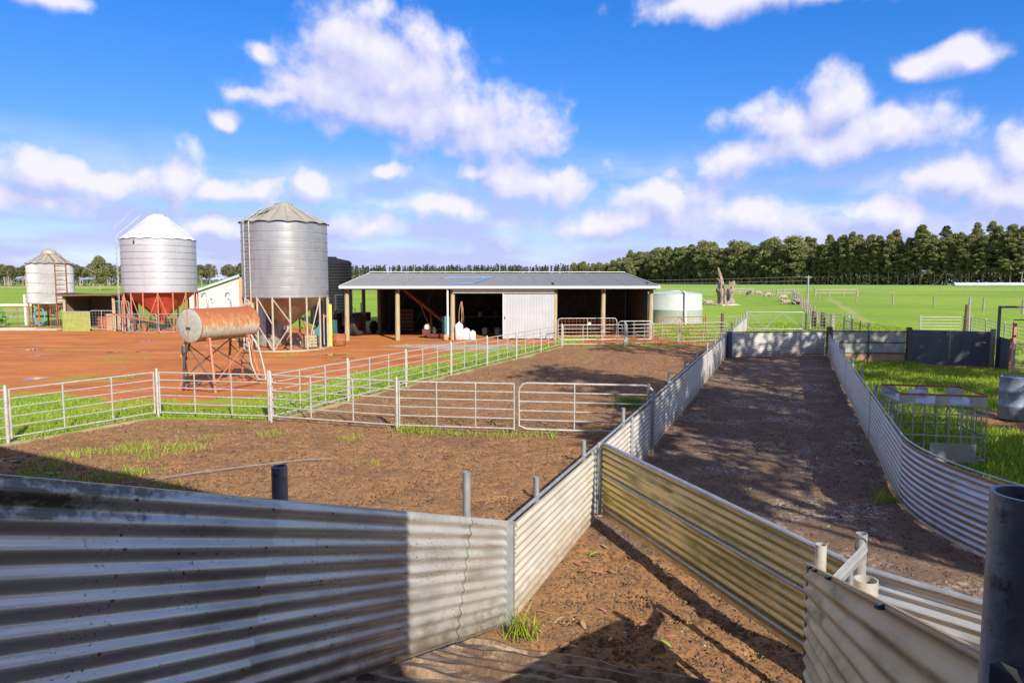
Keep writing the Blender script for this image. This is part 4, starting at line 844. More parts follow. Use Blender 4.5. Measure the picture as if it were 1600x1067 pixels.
# ------------------------------------------------------------------ silos
def silo(label, loc, Rr, zb, ze, za, zh, tiers, wallm, roofm, legm, hopm, nleg, seg_roof=16, cap_r=.3, style='ring', rz=0., seammat='silo_seam', brace_at=(), ladder_ang=None, over=.10, ladderm='galv', legr=.045, hopflat=.16):
    t = thing('grain_silo', label, 'silo', loc, rz); n = 64
    for i in range(tiers):
        a = zb + (ze - zb) * i / tiers; b = zb + (ze - zb) * (i + 1) / tiers
        if style == 'ring':
            o = MB().lathe([(Rr, a + .012), (Rr + .006, (a + b) / 2), (Rr, b - .012)], n).build('wall_ring', wallm, t, smooth=True)
        else:
            m = MB(); nn = 200; vs = []
            for k in range(nn): q = Rr + .02 * math.cos(math.pi * k); vs += [(q * math.cos(2 * math.pi * k / nn), q * math.sin(2 * math.pi * k / nn), a + .01), (q * math.cos(2 * math.pi * k / nn), q * math.sin(2 * math.pi * k / nn), b - .01)]
            m.add(vs, [(2 * k, 2 * ((k + 1) % nn), 2 * ((k + 1) % nn) + 1, 2 * k + 1) for k in range(nn)]).build('wall_ring', wallm, t)
        MB().lathe([(Rr - .01, a - .02), (Rr + .018, a - .015), (Rr + .018, a + .015), (Rr - .01, a + .02)], n).build('band', seammat, t)
    # roof of folded panels with scalloped eave
    me = None
    for k in range(seg_roof):
        a0 = 2 * math.pi * k / seg_roof; vs = []; m_ = 6
        for j in range(m_ + 1):
            a = a0 + 2 * math.pi / seg_roof * j / m_; f = j / m_; sc = math.sin(math.pi * f)
            for (q, z) in ((Rr + over, ze - .02 + .05 * sc), (Rr * .55, ze + (za - ze) * .52 + .03 * sc), (cap_r, za - .04 + .008 * sc)): vs.append((q * math.cos(a), q * math.sin(a), z))
        MB().add(vs, [(3 * j + i, 3 * j + 3 + i, 3 * j + 4 + i, 3 * j + 1 + i) for j in range(m_) for i in range(2)]).build('roof_panel', roofm, t)
        MB().tube([((Rr + over) * math.cos(a0), (Rr + over) * math.sin(a0), ze - .01), (cap_r * math.cos(a0), cap_r * math.sin(a0), za - .03)], .014, 5).build('roof_rib', roofm, t)
    MB().lathe([(cap_r + .04, za - .06), (cap_r + .05, za), (cap_r * .6, za + .05), (0, za + .06)], 24).build('cap', roofm, t)
    # hopper
    MB().lathe([(Rr - .03, zb + .0), (hopflat, zh + .05), (hopflat, zh - .12), (hopflat * .8, zh - .12)], 48).build('hopper', hopm, t, smooth=True)
    MB().lathe([(Rr - .05, .0), (Rr + .06, 0), (Rr + .06, .07), (Rr - .05, .07)], n).build('base_ring', legm, t)
    MB().lathe([(Rr - .04, zb - .06), (Rr + .02, zb - .06), (Rr + .02, zb + .0)], n).build('skirt_ring', wallm, t)
    LR = Rr - .01
    for k in range(nleg):
        a = 2 * math.pi * k / nleg; MB().tube([(LR * math.cos(a), LR * math.sin(a), 0), (LR * math.cos(a), LR * math.sin(a), zb - .01)], legr, 8).build('leg', legm, t, smooth=True)
    for (k, up) in brace_at:
        a, b = 2 * math.pi * k / nleg, 2 * math.pi * (k + 1) / nleg
        z0, z1 = up; MB().tube([(LR * math.cos(a), LR * math.sin(a), z0), (LR * math.cos(b), LR * math.sin(b), z1)], legr * .6, 6).build('brace', legm, t, smooth=True)
    if ladder_ang is not None:
        a = ladder_ang; u = Vector((math.cos(a), math.sin(a), 0)); w = Vector((-math.sin(a), math.cos(a), 0)); m = MB()
        z0, z1, wd = ladder_span; q = u * (Rr + .12)
        for s_ in (-1, 1): m.bar(q + w * (wd / 2 * s_) + Vector((0, 0, z0)), q + w * (wd / 2 * s_) + Vector((0, 0, z1)), .03, .045)
        ld_ = m.build('ladder', ladderm, t)
        zz = z0 + .15
        while zz < z1: MB().bar(q - w * wd / 2 + Vector((0, 0, zz)), q + w * wd / 2 + Vector((0, 0, zz)), .025, .025).build('rung', 'steel_dark' if ladderm == 'galv_pale' else ladderm, ld_); zz += .29
        for s_ in (-1, 1):   # runs on up the roof
            MB().bar(q + w * (wd / 2 * s_) + Vector((0, 0, z1)), u * (Rr * .42) + w * (wd / 2 * s_) + Vector((0, 0, za - .02 + (za - ze) * -.28 + .22)), .03, .03).build('roof_ladder', ladderm, t)
    return t
def ang_cam(loc, deg): return math.atan2(-loc[1], -loc[0]) + R(deg)     # angle on the silo facing the camera, turned by deg
ladder_span = (.2, 5.35, .36)
l2 = (-9.83, 29.8, 0)
s2 = silo('big ring-banded galvanised silo on cream pipe legs beside the shed', l2, 1.775, 2.30, 5.36, 6.22, .95, 8, 'silo_metal', 'silo_roof', 'pipe_cream', 'hopper_metal', 16, 16, .34, brace_at=[(10, (.05, 1.15)), (10, (2.25, 1.2)), (11, (2.25, 1.1)), (11, (1.1, .05)), (14, (.05, 2.2)), (12, (.05, 1.1)), (12, (2.2, 1.2)), (3, (.05, 2.2)), (6, (2.2, .05))], ladder_ang=ang_cam(l2, -52), ladderm='galv_pale')
ht = MB().lathe([(0, .0), (.3, .0), (.3, .03), (0, .04)], 20).build('roof_hatch', 'galv', s2); ht.location = (-.62, -.92, 5.82); ht.rotation_euler = (R(24), R(-16), 0)
l1 = (-20.95, 40.82, 0); ladder_span = (.3, 5.2, .4)
s1 = silo('largest white-roofed silo with red hopper cone and red legs', l1, 2.01, 2.36, 5.36, 6.82, .62, 8, 'silo_white', 'silo_roof_white', 'red_frame', 'red_paint', 16, 16, .42, brace_at=[(9, (.1, 2.2)), (10, (2.2, .2)), (11, (2.2, .1)), (12, (.1, 2.2)), (13, (2.2, .1)), (14, (.1, 2.2))], over=.06)
a = ang_cam(l1, -80); u = Vector((math.cos(a), math.sin(a), 0)); w = Vector((-u.y, u.x, 0))
for s_ in (-1, 1):
    q = u * 2.2 + w * .22 * s_; top = u * .9 + w * .22 * s_ + Vector((0, 0, 6.75))
    MB().tube([q + Vector((0, 0, .3)), q + Vector((0, 0, 5.35)), u * 2.1 + w * .22 * s_ + Vector((0, 0, 5.62)), top], .016, 7).build('ladder_rail', 'galv_pale', s1, smooth=True)
    MB().tube([u * 2.22 + w * .25 * s_ + Vector((0, 0, 5.55)), u * 2.3 + w * .25 * s_ + Vector((0, 0, 5.95)), u * 1.25 + w * .25 * s_ + Vector((0, 0, 7.05)), u * 1.05 + w * .22 * s_ + Vector((0, 0, 6.75))], .009, 6).build('hand_rail', 'galv_pale', s1, smooth=True)
for k in range(17): z = .5 + .29 * k; MB().bar(u * 2.2 - w * .22 + Vector((0, 0, z)), u * 2.2 + w * .22 + Vector((0, 0, z)), .025, .025).build('rung', 'white_paint', s1)
MB().tube([(0, 0, 6.85), (0, 0, 7.5)], .012, 5).build('spike', 'galv', s1)
MB().bar((-1.6, -2.3, 1.1), (1.2, -2.1, .55), .1, .1).build('outlet_auger', 'rust', s1)
l3 = (-29.17, 43.33, .05); ladder_span = (.3, 4.2, .62)
s3 = silo('small upright-ribbed iron silo with a rusty hopper', l3, 1.245, 1.58, 4.0, 4.66, .85, 4, 'silo_vertical', 'silo_roof', 'rust', 'rust_hopper', 8, 16, .36, style='rib', seammat='silo_seam', ladder_ang=ang_cam(l3, 22), ladderm='rust', legr=.05)
MB().lathe([(.46, 4.6), (.36, 4.8), (0, 4.98)], 20).build('cap', 'silo_roof', s3)
MB().tube([(.05 + .33 * math.sin(a) * (1 if 0 < a < 6.3 else 0), -1.28, .75 + .55 * math.cos(a)) for a in np.linspace(.5, 5.78, 16)], .035, 6).build('blue_hose', 'blue_hose', s3, smooth=True)
def letters(txt, Rr, a_mid, z, size, mat, root, thick=.004, sq=1.0):
    cu = bpy.data.curves.new('lettering', 'FONT'); cu.body = txt; cu.size = size; cu.align_x = 'CENTER'; cu.resolution_u = 2
    o = bpy.data.objects.new('tmp', cu); COL.objects.link(o); dg = bpy.context.evaluated_depsgraph_get(); me = bpy.data.meshes.new_from_object(o.evaluated_get(dg)); bpy.data.objects.remove(o)
    bm = bmesh.new(); bm.from_mesh(me); bmesh.ops.subdivide_edges(bm, edges=bm.edges[:], cuts=1)
    for v in bm.verts: a = a_mid + v.co.x * sq / Rr; v.co = Vector((math.cos(a) * (Rr + thick + .012), math.sin(a) * (Rr + thick + .012), z + v.co.y))
    bm.to_mesh(me); me.materials.clear(); me.materials.append(MATS[mat]); return link('lettering', me, root)
letters('SHEPPARD', 2.01, ang_cam(l1, -27), 4.98, .30, 'letter_pale', s1)
MB().lathe([(0, 0), (.05, .05), (.06, .1), (0, .3)], 12).build('emblem', 'rubber', s1).location = (math.cos(ang_cam(l1, -38)) * 2.03, math.sin(ang_cam(l1, -38)) * 2.03, 5.03)
letters('KRUMAK', 1.775, ang_cam(l2, 38), 4.66, .27, 'letter_grey', s2); letters('KRUMAK', 1.775, ang_cam(l2, 38), 4.28, .27, 'letter_grey', s2)
# things under and round the silos
t = thing('field_bin', 'rust-stained tan steel bin standing under the galvanised silo', 'bin', (-10.95, 31.0, 0)); MB().lathe([(0, .02), (.62, .02), (.64, .1), (.64, 1.75), (.5, 1.95), (0, 2.0)], 32).build('body', 'hopper_metal', t, smooth=True); MB().box((.1, -.63, .95), (.2, .08, 1.0)).build('chute', 'steel_dark', t)
t = thing('auger_stand', 'rusty auger trestle under the silo hopper', 'stand', (-9.6, 30.0, 0))
for a, b in (((-.45, -.3, 0), (.05, -.1, .95)), ((.75, -.3, 0), (.05, -.1, .95)), ((.75, .3, 0), (.75, -.3, .9)), ((-.2, .2, .8), (1.0, -.2, .95)), ((.9, -.3, 0), (.35, .1, 1.3))): MB().bar(a, b, .05, .05).build('strut', 'rust', t)
t = thing('cable_drum', 'teal and black machine half hidden behind the silo legs', 'machine', (-8.7, 31.9, 0)); MB().box((0, 0, .75), (.8, .9, .7)).build('body', 'teal', t); MB().box((0, 0, .2), (.9, 1.0, .4)).build('base', 'dark_machine', t); MB().lathe([(0, 0), (.12, 0), (.12, .25), (0, .25)], 12, c=(0, -.2, 1.1)).build('filter', 'red_paint', t)
t = thing('pallet', 'pale timber pallet leaning inside the silo legs', 'pallet', (-8.75, 29.6, 0), .5)
for k in range(4): MB().box((0, .02 * k, .12 + .13 * k), (.7, .03, .1)).build('slat', 'wood_post', t)
tag(MB().box((-8.15, 30.6, .95), (.12, .3, 1.9), rz=.3).build('chute_board', 'yellow_paint'), 'narrow yellow board propped upright beside the silo legs', 'board')
# water tanks
t = thing('water_tank', 'squat pale green plastic water tank beyond the shed end', 'water tank', (10.95, 46.3, gz(46)))
prof = [(0, .0), (1.88, .0), (1.9, .05), (1.9, .86), (1.93, .9), (1.93, .97), (1.88, 1.02), (1.86, 1.9), (1.83, 1.98)]
MB().lathe(prof, 56).build('wall', 'tank_green', t, smooth=True); MB().lathe([(1.86, 1.97), (1.75, 2.02), (.4, 2.16), (.4, 2.2), (0, 2.2)], 56).build('lid', 'tank_green', t)
a = ang_cam((10.95, 46.3), 22); MB().tube([(1.5 * math.cos(a), 1.5 * math.sin(a), 2.05), (1.8 * math.cos(a), 1.8 * math.sin(a), 2.1), (2.0 * math.cos(a), 2.0 * math.sin(a), 2.0), (2.02 * math.cos(a), 2.02 * math.sin(a), .0)], .08, 10).build('downpipe', 'white_paint', t, smooth=True)
t = thing('water_tank', 'tall black ribbed plastic water tank behind the silo', 'water tank', (-12.15, 46.0, 0)); prof = [(0, 0), (1.35, 0)]
for k in range(22): prof += [(1.35, .05 + .19 * k), (1.39, .09 + .19 * k), (1.39, .16 + .19 * k), (1.35, .20 + .19 * k)]
MB().lathe(prof, 48).build('wall', 'tank_black', t, smooth=False); MB().lathe([(1.36, 4.2), (1.25, 4.32), (.4, 4.5), (.4, 4.58), (0, 4.6)], 48).build('lid', 'tank_black', t)
# white skillion building
wb = thing('white_building', 'white lean-to building with a sloping green-edged roof behind the silos', 'building', (-24.3, 51.5, .2))
MB().add([(0, 0, 0), (3.75, 0, 0), (3.75, 0, 3.15), (0, 0, 1.85), (0, 7, 0), (3.75, 7, 0), (3.75, 7, 3.15), (0, 7, 1.85)], [(0, 1, 2, 3), (1, 5, 6, 2), (4, 7, 6, 5), (0, 3, 7, 4)]).build('wall', 'cream_wall', wb)
MB().bar((-.35, 3.5, 1.85), (3.95, 3.5, 3.32), 7.4, .06).build('roof', 'teal', wb); MB().bar((-.3, -.24, 1.76), (3.9, -.24, 3.2), .04, .12).build('barge_board', 'cream_wall', wb)
MB().add([(3.76, -.01, 0), (5.6, .2, 0), (5.6, .2, 2.7), (3.76, -.01, 3.1), (5.6, 7, 0), (5.6, 7, 2.7)], [(0, 1, 2, 3), (1, 4, 5, 2)]).build('annex', 'mud_board', wb)
for x in (1.7, 3.0): MB().tube([(x - .14, -.12, 0), (x - .14, -.12, 1.38), (x - .1, -.12, 1.5), (x + .05, -.12, 1.52), (x + .12, -.12, 1.42), (x + .12, -.12, 1.2)], .05, 8).build('vent_pipe', 'white_paint', wb, smooth=True)
# little open shelter
sh = thing('animal_shelter', 'small open shelter with a drooping rusty roof and lime painted front', 'shelter', (-26.5, 40.3, 0))
for x, y, h in ((.1, 0, 2.14), (3.0, 0, 2.2), (.1, 2.4, 1.85), (3.0, 2.4, 1.85)): MB().tube([(x, y, -.1), (x, y, h)], .09, 9).build('post', 'wood_post' if y == 0 else 'wood_dark', sh, smooth=True)
rr_ = corr_v(4.4, 3.0, 5, .0762, .012); rr_.v = [(x - .25, -.35 + z, 2.2 + .06 * math.sin(x * 1.3) - .05 * z + y) for x, y, z in rr_.v]; rr_.build('roof', 'iron_dark', sh)
MB().bar((-.2, -.3, 2.12), (4.1, -.3, 2.2), .05, .12).build('beam', 'wood_dark', sh)
o = corr_v(3.0, 2.05, 4, .0762, .01).build('back_wall', 'iron_dark', sh); o.location = (.1, 2.4, 0)
o = corr_v(2.4, 2.08, 4, .0762, .01).build('side_wall', 'iron_dark', sh); o.location = (.08, 0.05, 0); o.rotation_euler = (0, 0, R(90))
o = corr_v(1.6, 1.12, 5, .0762, .01).build('front_panel', 'lime_paint', sh); o.location = (.0, -.12, .02)
MB().bar((-.02, -.13, 1.16), (1.62, -.13, 1.16), .04, .05).build('front_rail', 'galv_pale', sh)
mesh_gate('mesh_gate', 'small wire gate closing the open half of the shelter', (-24.85, 40.15), (-23.45, 40.15), 1.18, 8, 6, 'galv_pale', 'galv')
drum('rusty_drum', 'rusty brown drum standing behind the shelter gate', 'drum', (-24.4, 40.8, 0), .27, .8, 'rust', 2)
tag(MB().box((-23.75, 40.9, .5), (.9, .5, 1.0)).build('bale', 'mud_board'), 'pale earth-brown block behind the shelter gate', 'bale')
tag(MB().box((-24.75, 41.3, .4), (.4, .5, .8)).build('steel_box', 'rust'), 'rusty sheet-metal box at the side of the shelter gate', 'box')
mesh_gate('mesh_gate', 'tall mesh panel between the shelter and the red-legged silo', (-23.2, 39.9), (-22.2, 39.6), 1.75, 6, 8, 'galv_pale', 'galv')
mesh_gate('mesh_gate', 'low mesh panel before the red silo legs, left of the outlet', (-22.0, 38.5), (-20.0, 38.4), 1.1, 12, 5, 'galv', 'galv'); mesh_gate('mesh_gate', 'low mesh panel before the red silo legs, nearest the fuel tank', (-19.9, 38.4), (-18.0, 38.6), 1.1, 12, 5, 'galv', 'galv')
mesh_gate('mesh_gate', 'mesh panel under the small silo with rusty posts', (-31.7, 42.2), (-29.4, 42.1), 1.3, 10, 6, 'rust', 'galv'); mesh_gate('mesh_gate', 'narrow mesh panel joining the small silo to the shelter', (-28.4, 42.0), (-26.8, 41.2), 1.4, 8, 6, 'rust', 'galv')
t = thing('gas_bottle', 'pale cylinder standing by the mesh panel beside the red legs', 'cylinder', (-22.5, 40.3, 0)); MB().lathe([(0, 0), (.2, 0), (.22, .05), (.22, 1.0), (.12, 1.15), (.05, 1.18)], 20).build('body', 'hose_pale', t, smooth=True); MB().lathe([(.08, 1.18), (.08, 1.3), (0, 1.3)], 12).build('valve', 'teal', t)
# white rail fence and leafy bed at far left
rfn = thing('rail_fence', 'weathered white post and rail fence beside the small silo', 'fence', (-36.0, 44.5, .1))
for x, h in ((.0, 1.3), (2.0, 1.3), (4.3, 2.1)): MB().box((x, 0, h / 2 - .1), (.12, .12, h)).build('post', 'white_paint', rfn)
for z in (.55, .95, 1.3): MB().bar((-2, .07, z), (6.2, .07, z + .03), .04, .13).build('rail', 'wood_grey' if z < 1 else 'white_paint', rfn)
tag(MB().box((-31.8, 41.6, .4), (.16, .16, .95)).build('bollard', 'wood_post'), 'stubby pale timber post at the end of the leafy bed', 'post')
kb = struct(MB().box((-33.0, 41.3, .06), (8.5, .25, .16)).build('kerb', 'concrete_pad'))
struct(MB().box((-29.4, 41.1, .03), (4.6, 1.2, .1)).build('concrete_path', 'concrete_pad'))

# ------------------------------------------------------------------ fuel tank on its stand
FT = thing('fuel_tank', 'rust-streaked cylindrical fuel tank raised on a red angle-iron stand', 'fuel tank', (-8.35, 17.85, 0), math.atan2(2.35, .98)); FT.scale = (.82, 1, 1)
TL, TR_, TZ = 2.5, .44, 1.74
def cyl_x(prof, n=44):     # lathe about the local x axis at height TZ
    m = MB().lathe(prof, n); m.v = [(z, y, TZ + x) for x, y, z in m.v]; return m
cyl_x([(TR_, -.15), (TR_, 2.35)]).build('shell', 'rust_tank', FT, smooth=True)
cyl_x([(0, -.19), (.25, -.185), (.40, -.165), (TR_ + .004, -.14)]).build('end_cap', 'galv_pale', FT, smooth=True)
cyl_x([(0, 2.39), (.25, 2.385), (.40, 2.365), (TR_ + .004, 2.34)]).build('end_cap', 'rust_tank', FT, smooth=True)
for x in (-.14, 2.34): 
    m = MB().tube([(x, (TR_ + .006) * math.cos(a), TZ + (TR_ + .006) * math.sin(a)) for a in np.linspace(0, 2 * math.pi, 40)[:-1]], .012, 5, closed=True); m.build('seam', 'rust', FT)
MB().tube([(-.2, .02, TZ - .43), (-.2, .02, TZ + .43)], .012, 6).build('sight_tube', 'red_frame', FT); MB().box((-.2, .0, TZ - .06), (.05, .14, .05)).build('tap', 'steel_dark', FT)
for x in (.55, 1.55): MB().tube([(x, -.05, TZ + TR_), (x, -.05, TZ + TR_ + .32), (x, .03, TZ + TR_ + .4), (x, .12, TZ + TR_ + .38), (x, .15, TZ + TR_ + .28)], .025, 8).build('breather', 'galv', FT, smooth=True)
feet = {}
for x, sx in ((.25, -.18), (1.95, .18)):
    for y in (-1, 1):
        a, b = (x, .33 * y, TZ - .33), (x + sx, .62 * y, -.02); feet[(x, y)] = (a, b); MB().bar(a, b, .06, .06).build('leg', 'red_frame', FT)
MB().bar((.25, -.34, TZ - .36), (.25, .34, TZ - .36), .06, .06).build('cross_member', 'red_frame', FT); MB().bar((1.95, -.34, TZ - .36), (1.95, .34, TZ - .36), .06, .06).build('cross_member', 'red_frame', FT)
for y in (-1, 1):
    a0, b0 = feet[(.25, y)]; a1, b1 = feet[(1.95, y)]
    MB().tube([Vector(a0).lerp(Vector(b0), .15), Vector(b1) + Vector((0, 0, .2))], .016, 6).build('brace', 'steel_dark', FT); MB().tube([Vector(a1).lerp(Vector(b1), .1), Vector(b0) + Vector((0, 0, .25))], .018, 6).build('brace', 'red_frame' if y < 0 else 'steel_dark', FT)
    MB().bar(Vector(b0) + Vector((0, 0, .12)), Vector(b1) + Vector((0, 0, .12)), .04, .04).build('ground_rail', 'red_frame', FT)
for x in (.25, 1.95):
    a0, b0 = feet[(x, -1)]; a1, b1 = feet[(x, 1)]
    MB().tube([Vector(a0).lerp(Vector(b0), .2), Vector(b1) + Vector((0, 0, .2))], .016, 6).build('brace', 'red_frame', FT); MB().tube([Vector(a1).lerp(Vector(b1), .2), Vector(b0) + Vector((0, 0, .2))], .016, 6).build('brace', 'steel_dark', FT); MB().bar(Vector(b0) + Vector((0, 0, .1)), Vector(b1) + Vector((0, 0, .1)), .04, .04).build('ground_rail', 'red_frame', FT)
MB().tube([(-.05, .2, TZ - .42), (-.12, .25, TZ - .8), (-.15, .3, .1)], .03, 8).build('outlet_pipe', 'steel_dark', FT, smooth=True); MB().lathe([(.07, 0), (.08, .05), (.06, .2), (0, .2)], 12, c=(-.12, .25, 1.0)).build('filter', 'steel_dark', FT)
MB().tube([(.05, .34, TZ - .34), (.02, .40, 1.02), (-.03, .44, .9)], .03, 8).build('nozzle', 'yellow_paint', FT, smooth=True)
MB().tube([(-.05, .3, .9), (.1, .35, .35), (.35, .2, .12), (.1, -.1, .2), (-.1, .2, .15), (.2, .4, .06)], .02, 6).build('hose_coil', 'rubber', FT, smooth=True)
MB().tube([(2.1, -.3, TZ - .35), (2.2, -.5, 1.0), (2.28, -.62, .35), (2.15, -.75, .12), (1.85, -.7, .15), (1.75, -.55, .6), (1.85, -.4, 1.2)], .026, 8).build('delivery_hose', 'hose_pale', FT, smooth=True)
ld2 = MB().bar((2.32, -.18, 0), (2.14, -.18, TZ - .2), .035, .035).bar((2.32, .2, 0), (2.14, .2, TZ - .2), .035, .035).build('ladder', 'red_frame', FT)
for k in range(4): z = .25 + .3 * k; x = 2.32 - .18 * z / (TZ - .2); MB().bar((x, -.18, z), (x, .2, z), .03, .03).build('rung', 'steel_dark', ld2)

# ------------------------------------------------------------------ upturned IBC cage, blue drum, loose pole
IB = thing('tank_cage', 'upturned galvanised wire cage of a bulk container with a rust-edged base', 'cage', (6.80, 10.95, 0), R(-12))
a_, b_ = .60, .50
for z in (.12, .48, .82):
    MB().tube([(-a_, -b_, z), (a_, -b_, z), (a_, b_, z), (-a_, b_, z)], .013, 6, closed=True).build('hoop', 'galv', IB)
for k in range(8):
    x = -a_ + 2 * a_ * k / 7
    for y in (-b_, b_): MB().tube([(x, y, .0), (x, y, .95)], .010, 6).build('wire', 'galv', IB)
for k in range(1, 6):
    y = -b_ + 2 * b_ * k / 6
    for x in (-a_, a_): MB().tube([(x, y, 0), (x, y, .95)], .010, 6).build('wire', 'galv', IB)
MB().box((0, 0, .97), (1.2, 1.0, .03)).build('base_sheet', 'drum_blue' if False else 'galv', IB)
for x in (-.5, 0, .5):
    for y in (-.44, .44): MB().box((x, y, 1.045), (.2 if x else .16, .12, .12)).build('foot_block', 'galv', IB)
MB().tube([(-a_, -b_, 1.12), (a_, -b_, 1.12), (a_, b_, 1.12), (-a_, b_, 1.12)], .016, 6, closed=True).build('skid_tube', 'rust', IB)
MB().lathe([(.17, .99), (.13, 1.06), (.06, 1.08), (0, 1.08)], 20, c=(-.12, .3, 0)).build('dome', 'galv', IB)
MB().box((.15, -b_ - .012, .22), (.65, .008, .3)).build('plate', 'steel_sheet', IB)
drum('steel_drum', 'weathered blue-grey steel drum standing on bare earth', 'drum', (10.55, 14.15, 0), .295, .90, 'drum_blue', 2)
tag(MB().tube([(7.1, 9.2, .62), (9.6, 9.0, .30)], .02, 8).build('loose_rod', 'rust'), 'rusty steel rod leaning out from the wire cage over the grass', 'rod')
tag(MB().tube([(-5.6, 9.4, .02), (-4.9, 9.85, .035), (-4.1, 10.35, .03), (-3.3, 10.75, .035), (-2.9, 10.8, .03)], .008, 6).build('poly_pipe', 'hose_grey', None, smooth=True), 'thin grey poly pipe lying across the muddy near pen', 'pipe')
# ------------------------------------------------------------------ trees
def raw_mesh(name, co, faces_n, mat, smooth=False):
    """co: (N*k,3) corners of N separate k-gons"""
    k = faces_n; N = len(co) // k; me = bpy.data.meshes.new(name); me.vertices.add(len(co)); me.vertices.foreach_set('co', co.astype(np.float32).ravel())
    me.loops.add(N * k); me.loops.foreach_set('vertex_index', np.arange(N * k, dtype=np.int32)); me.polygons.add(N)
    me.polygons.foreach_set('loop_start', np.arange(0, N * k, k, dtype=np.int32)); me.update(calc_edges=True); me.materials.append(MATS[mat]); return me
def leaf_quads(C, size, r, flat=.0, elong=1.6):
    N = len(C); d = r.normal(size=(N, 3)); d /= np.linalg.norm(d, axis=1)[:, None]; e = r.normal(size=(N, 3)); e -= d * (d * e).sum(1)[:, None]; e /= np.linalg.norm(e, axis=1)[:, None]
    s = size * r.uniform(.6, 1.3, N)[:, None]; d = d * s * elong; e = e * s
    return np.stack([C - d, C + e * .55, C + d, C - e * .55], 1).reshape(-1, 3)
def crown_pts(r, clumps, per, spread):
    out = []
    for (c, rad) in clumps:
        n = max(4, int(per * (rad / spread) ** 2)); d = r.normal(size=(n, 3)); d /= np.linalg.norm(d, axis=1)[:, None]; q = rad * r.uniform(.45, 1.05, n)[:, None] ** .7
        out.append(np.array(c) + d * q * np.array([1, 1, .8]))
    return np.concatenate(out)
def gum_variant(seed, H, crown_from, width, nclump, per, leaf, trunk_r, shape='plantation'):
    r = np.random.default_rng(seed); clumps = []; limbs = []
    for i in range(nclump):
        t = r.random(); z = H * (crown_from + (1 - crown_from) * t)
        env = (math.sin(math.pi * min(1, .18 + .82 * t)) ** .7 if shape == 'plantation' else math.sin(math.pi * (.25 + .7 * t)))
        rad = width * env * math.sqrt(r.random()) ; a = r.uniform(0, 6.28)
        c = (rad * math.cos(a), rad * math.sin(a), z); clumps.append((c, width * r.uniform(.24, .42)))
        if i % 3 == 0 and shape != 'plantation': limbs.append(c)
    pts = crown_pts(r, clumps, per, width * .33); cm = raw_mesh('crown', leaf_quads(pts, leaf, r), 4, 'leaf_gum')
    m = MB(); lean = r.normal(size=2) * H * .003
    tp = [(lean[0] * k * k, lean[1] * k * k, H * .92 * k / 5 - .2) for k in range(6)]; m.tube(tp, [trunk_r * (1 - .16 * k) for k in range(6)], 7)
    for c in limbs:
        z0 = max(.2 * H, c[2] - .22 * H); k = z0 / (H * .92) * 5; b = (lean[0] * k * k, lean[1] * k * k, z0)
        m.tube([b, ((b[0] + c[0]) * .5, (b[1] + c[1]) * .5, (b[2] + c[2]) * .52), c], [trunk_r * .26, trunk_r * .16, trunk_r * .05], 5)
    return cm, m.mesh('trunk', 'bark_pale', True)
def plant_tree(cm, tm, name, label, group, x, y, z, s, rz, sz=1.0, leafmat=None, bark=None):
    o = thing(name, label, 'tree', (x, y, z), rz, group); o.scale = (s, s, s * sz)
    c = link('crown', cm, o); t = link('trunk', tm, o); 
    return o
VP = [gum_variant(100 + i, 20, .25, 2.3, 88, 125, .175, .17) for i in range(6)]
def variant_mat(v, leafm, barkm):
    a, b = v[0].copy(), v[1].copy(); a.materials[0] = MATS[leafm]; b.materials[0] = MATS[barkm]; return a, b
VD = [variant_mat(v, 'leaf_gum_shade', 'bark_dark') for v in VP[:3]]  # darker copies for the back row, shaded by colour
VB = [gum_variant(140 + i, 14, .22, 3.4, 84, 95, .22, .24, 'broad') for i in range(4)]
VL = [gum_variant(170 + i, 8, .5, 3.0, 30, 40, .26, .22, 'open') for i in range(4)]; VL = [variant_mat(v, 'leaf_olive', 'bark_pale') for v in VL]
rt = random.Random(5)
# plantation: its edge runs slantwise from far behind the stump to near on the right
EDGE = [(72, 445), (80, 427), (106, 352), (134, 292), (152, 254), (169, 226), (186, 208), (205, 196)]
seg_l = [math.dist(a, b) for a, b in zip(EDGE[:-1], EDGE[1:])]; tot = sum(seg_l)
def edge_at(d):
    for (a, b), l in zip(zip(EDGE[:-1], EDGE[1:]), seg_l):
        if d <= l: return a[0] + (b[0] - a[0]) * d / l, a[1] + (b[1] - a[1]) * d / l
        d -= l
    return EDGE[-1]
for row in range(3):
    n = 68
    for k in range(n):
        x, y = edge_at(tot * (k + rt.uniform(-.3, .3)) / n); x += row * 5.0 + rt.uniform(-.8, .8); y += row * 5.0 + rt.uniform(-.8, .8); near = x > 131
        if row == 0 and rt.random() < .06: continue
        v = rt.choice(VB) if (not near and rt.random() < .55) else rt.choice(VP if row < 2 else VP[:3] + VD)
        h = rt.uniform(.80, 1.10) * (1.35 if v in VB else .98)
        o = plant_tree(*v, 'gum_tree', 'tall slender gum in the dense plantation filling the right of the skyline' if near else 'broad-crowned gum in the belt behind the dead stump', 'gums of the tall plantation' if near else 'gums of the belt behind the stump', x, y, gz(y), h, rt.uniform(0, 6.28), rt.uniform(.92, 1.08))
        w_ = rt.uniform(1.05, 1.6); o.scale = (h * w_, h * w_, o.scale[2])
for k in range(12):
    x = 62 - 1.6 * k * 1.5 + rt.uniform(-1, 1) + 6; y = 400 + 5 * k + rt.uniform(-3, 3)
    if x < 40: x = 40 + rt.uniform(0, 30)
    plant_tree(*rt.choice(VB), 'gum_tree', 'smaller gum trailing off the end of the lower belt by the pines', 'gums trailing off the belt', x, y, gz(y), rt.uniform(.85, 1.05), rt.uniform(0, 6.28))
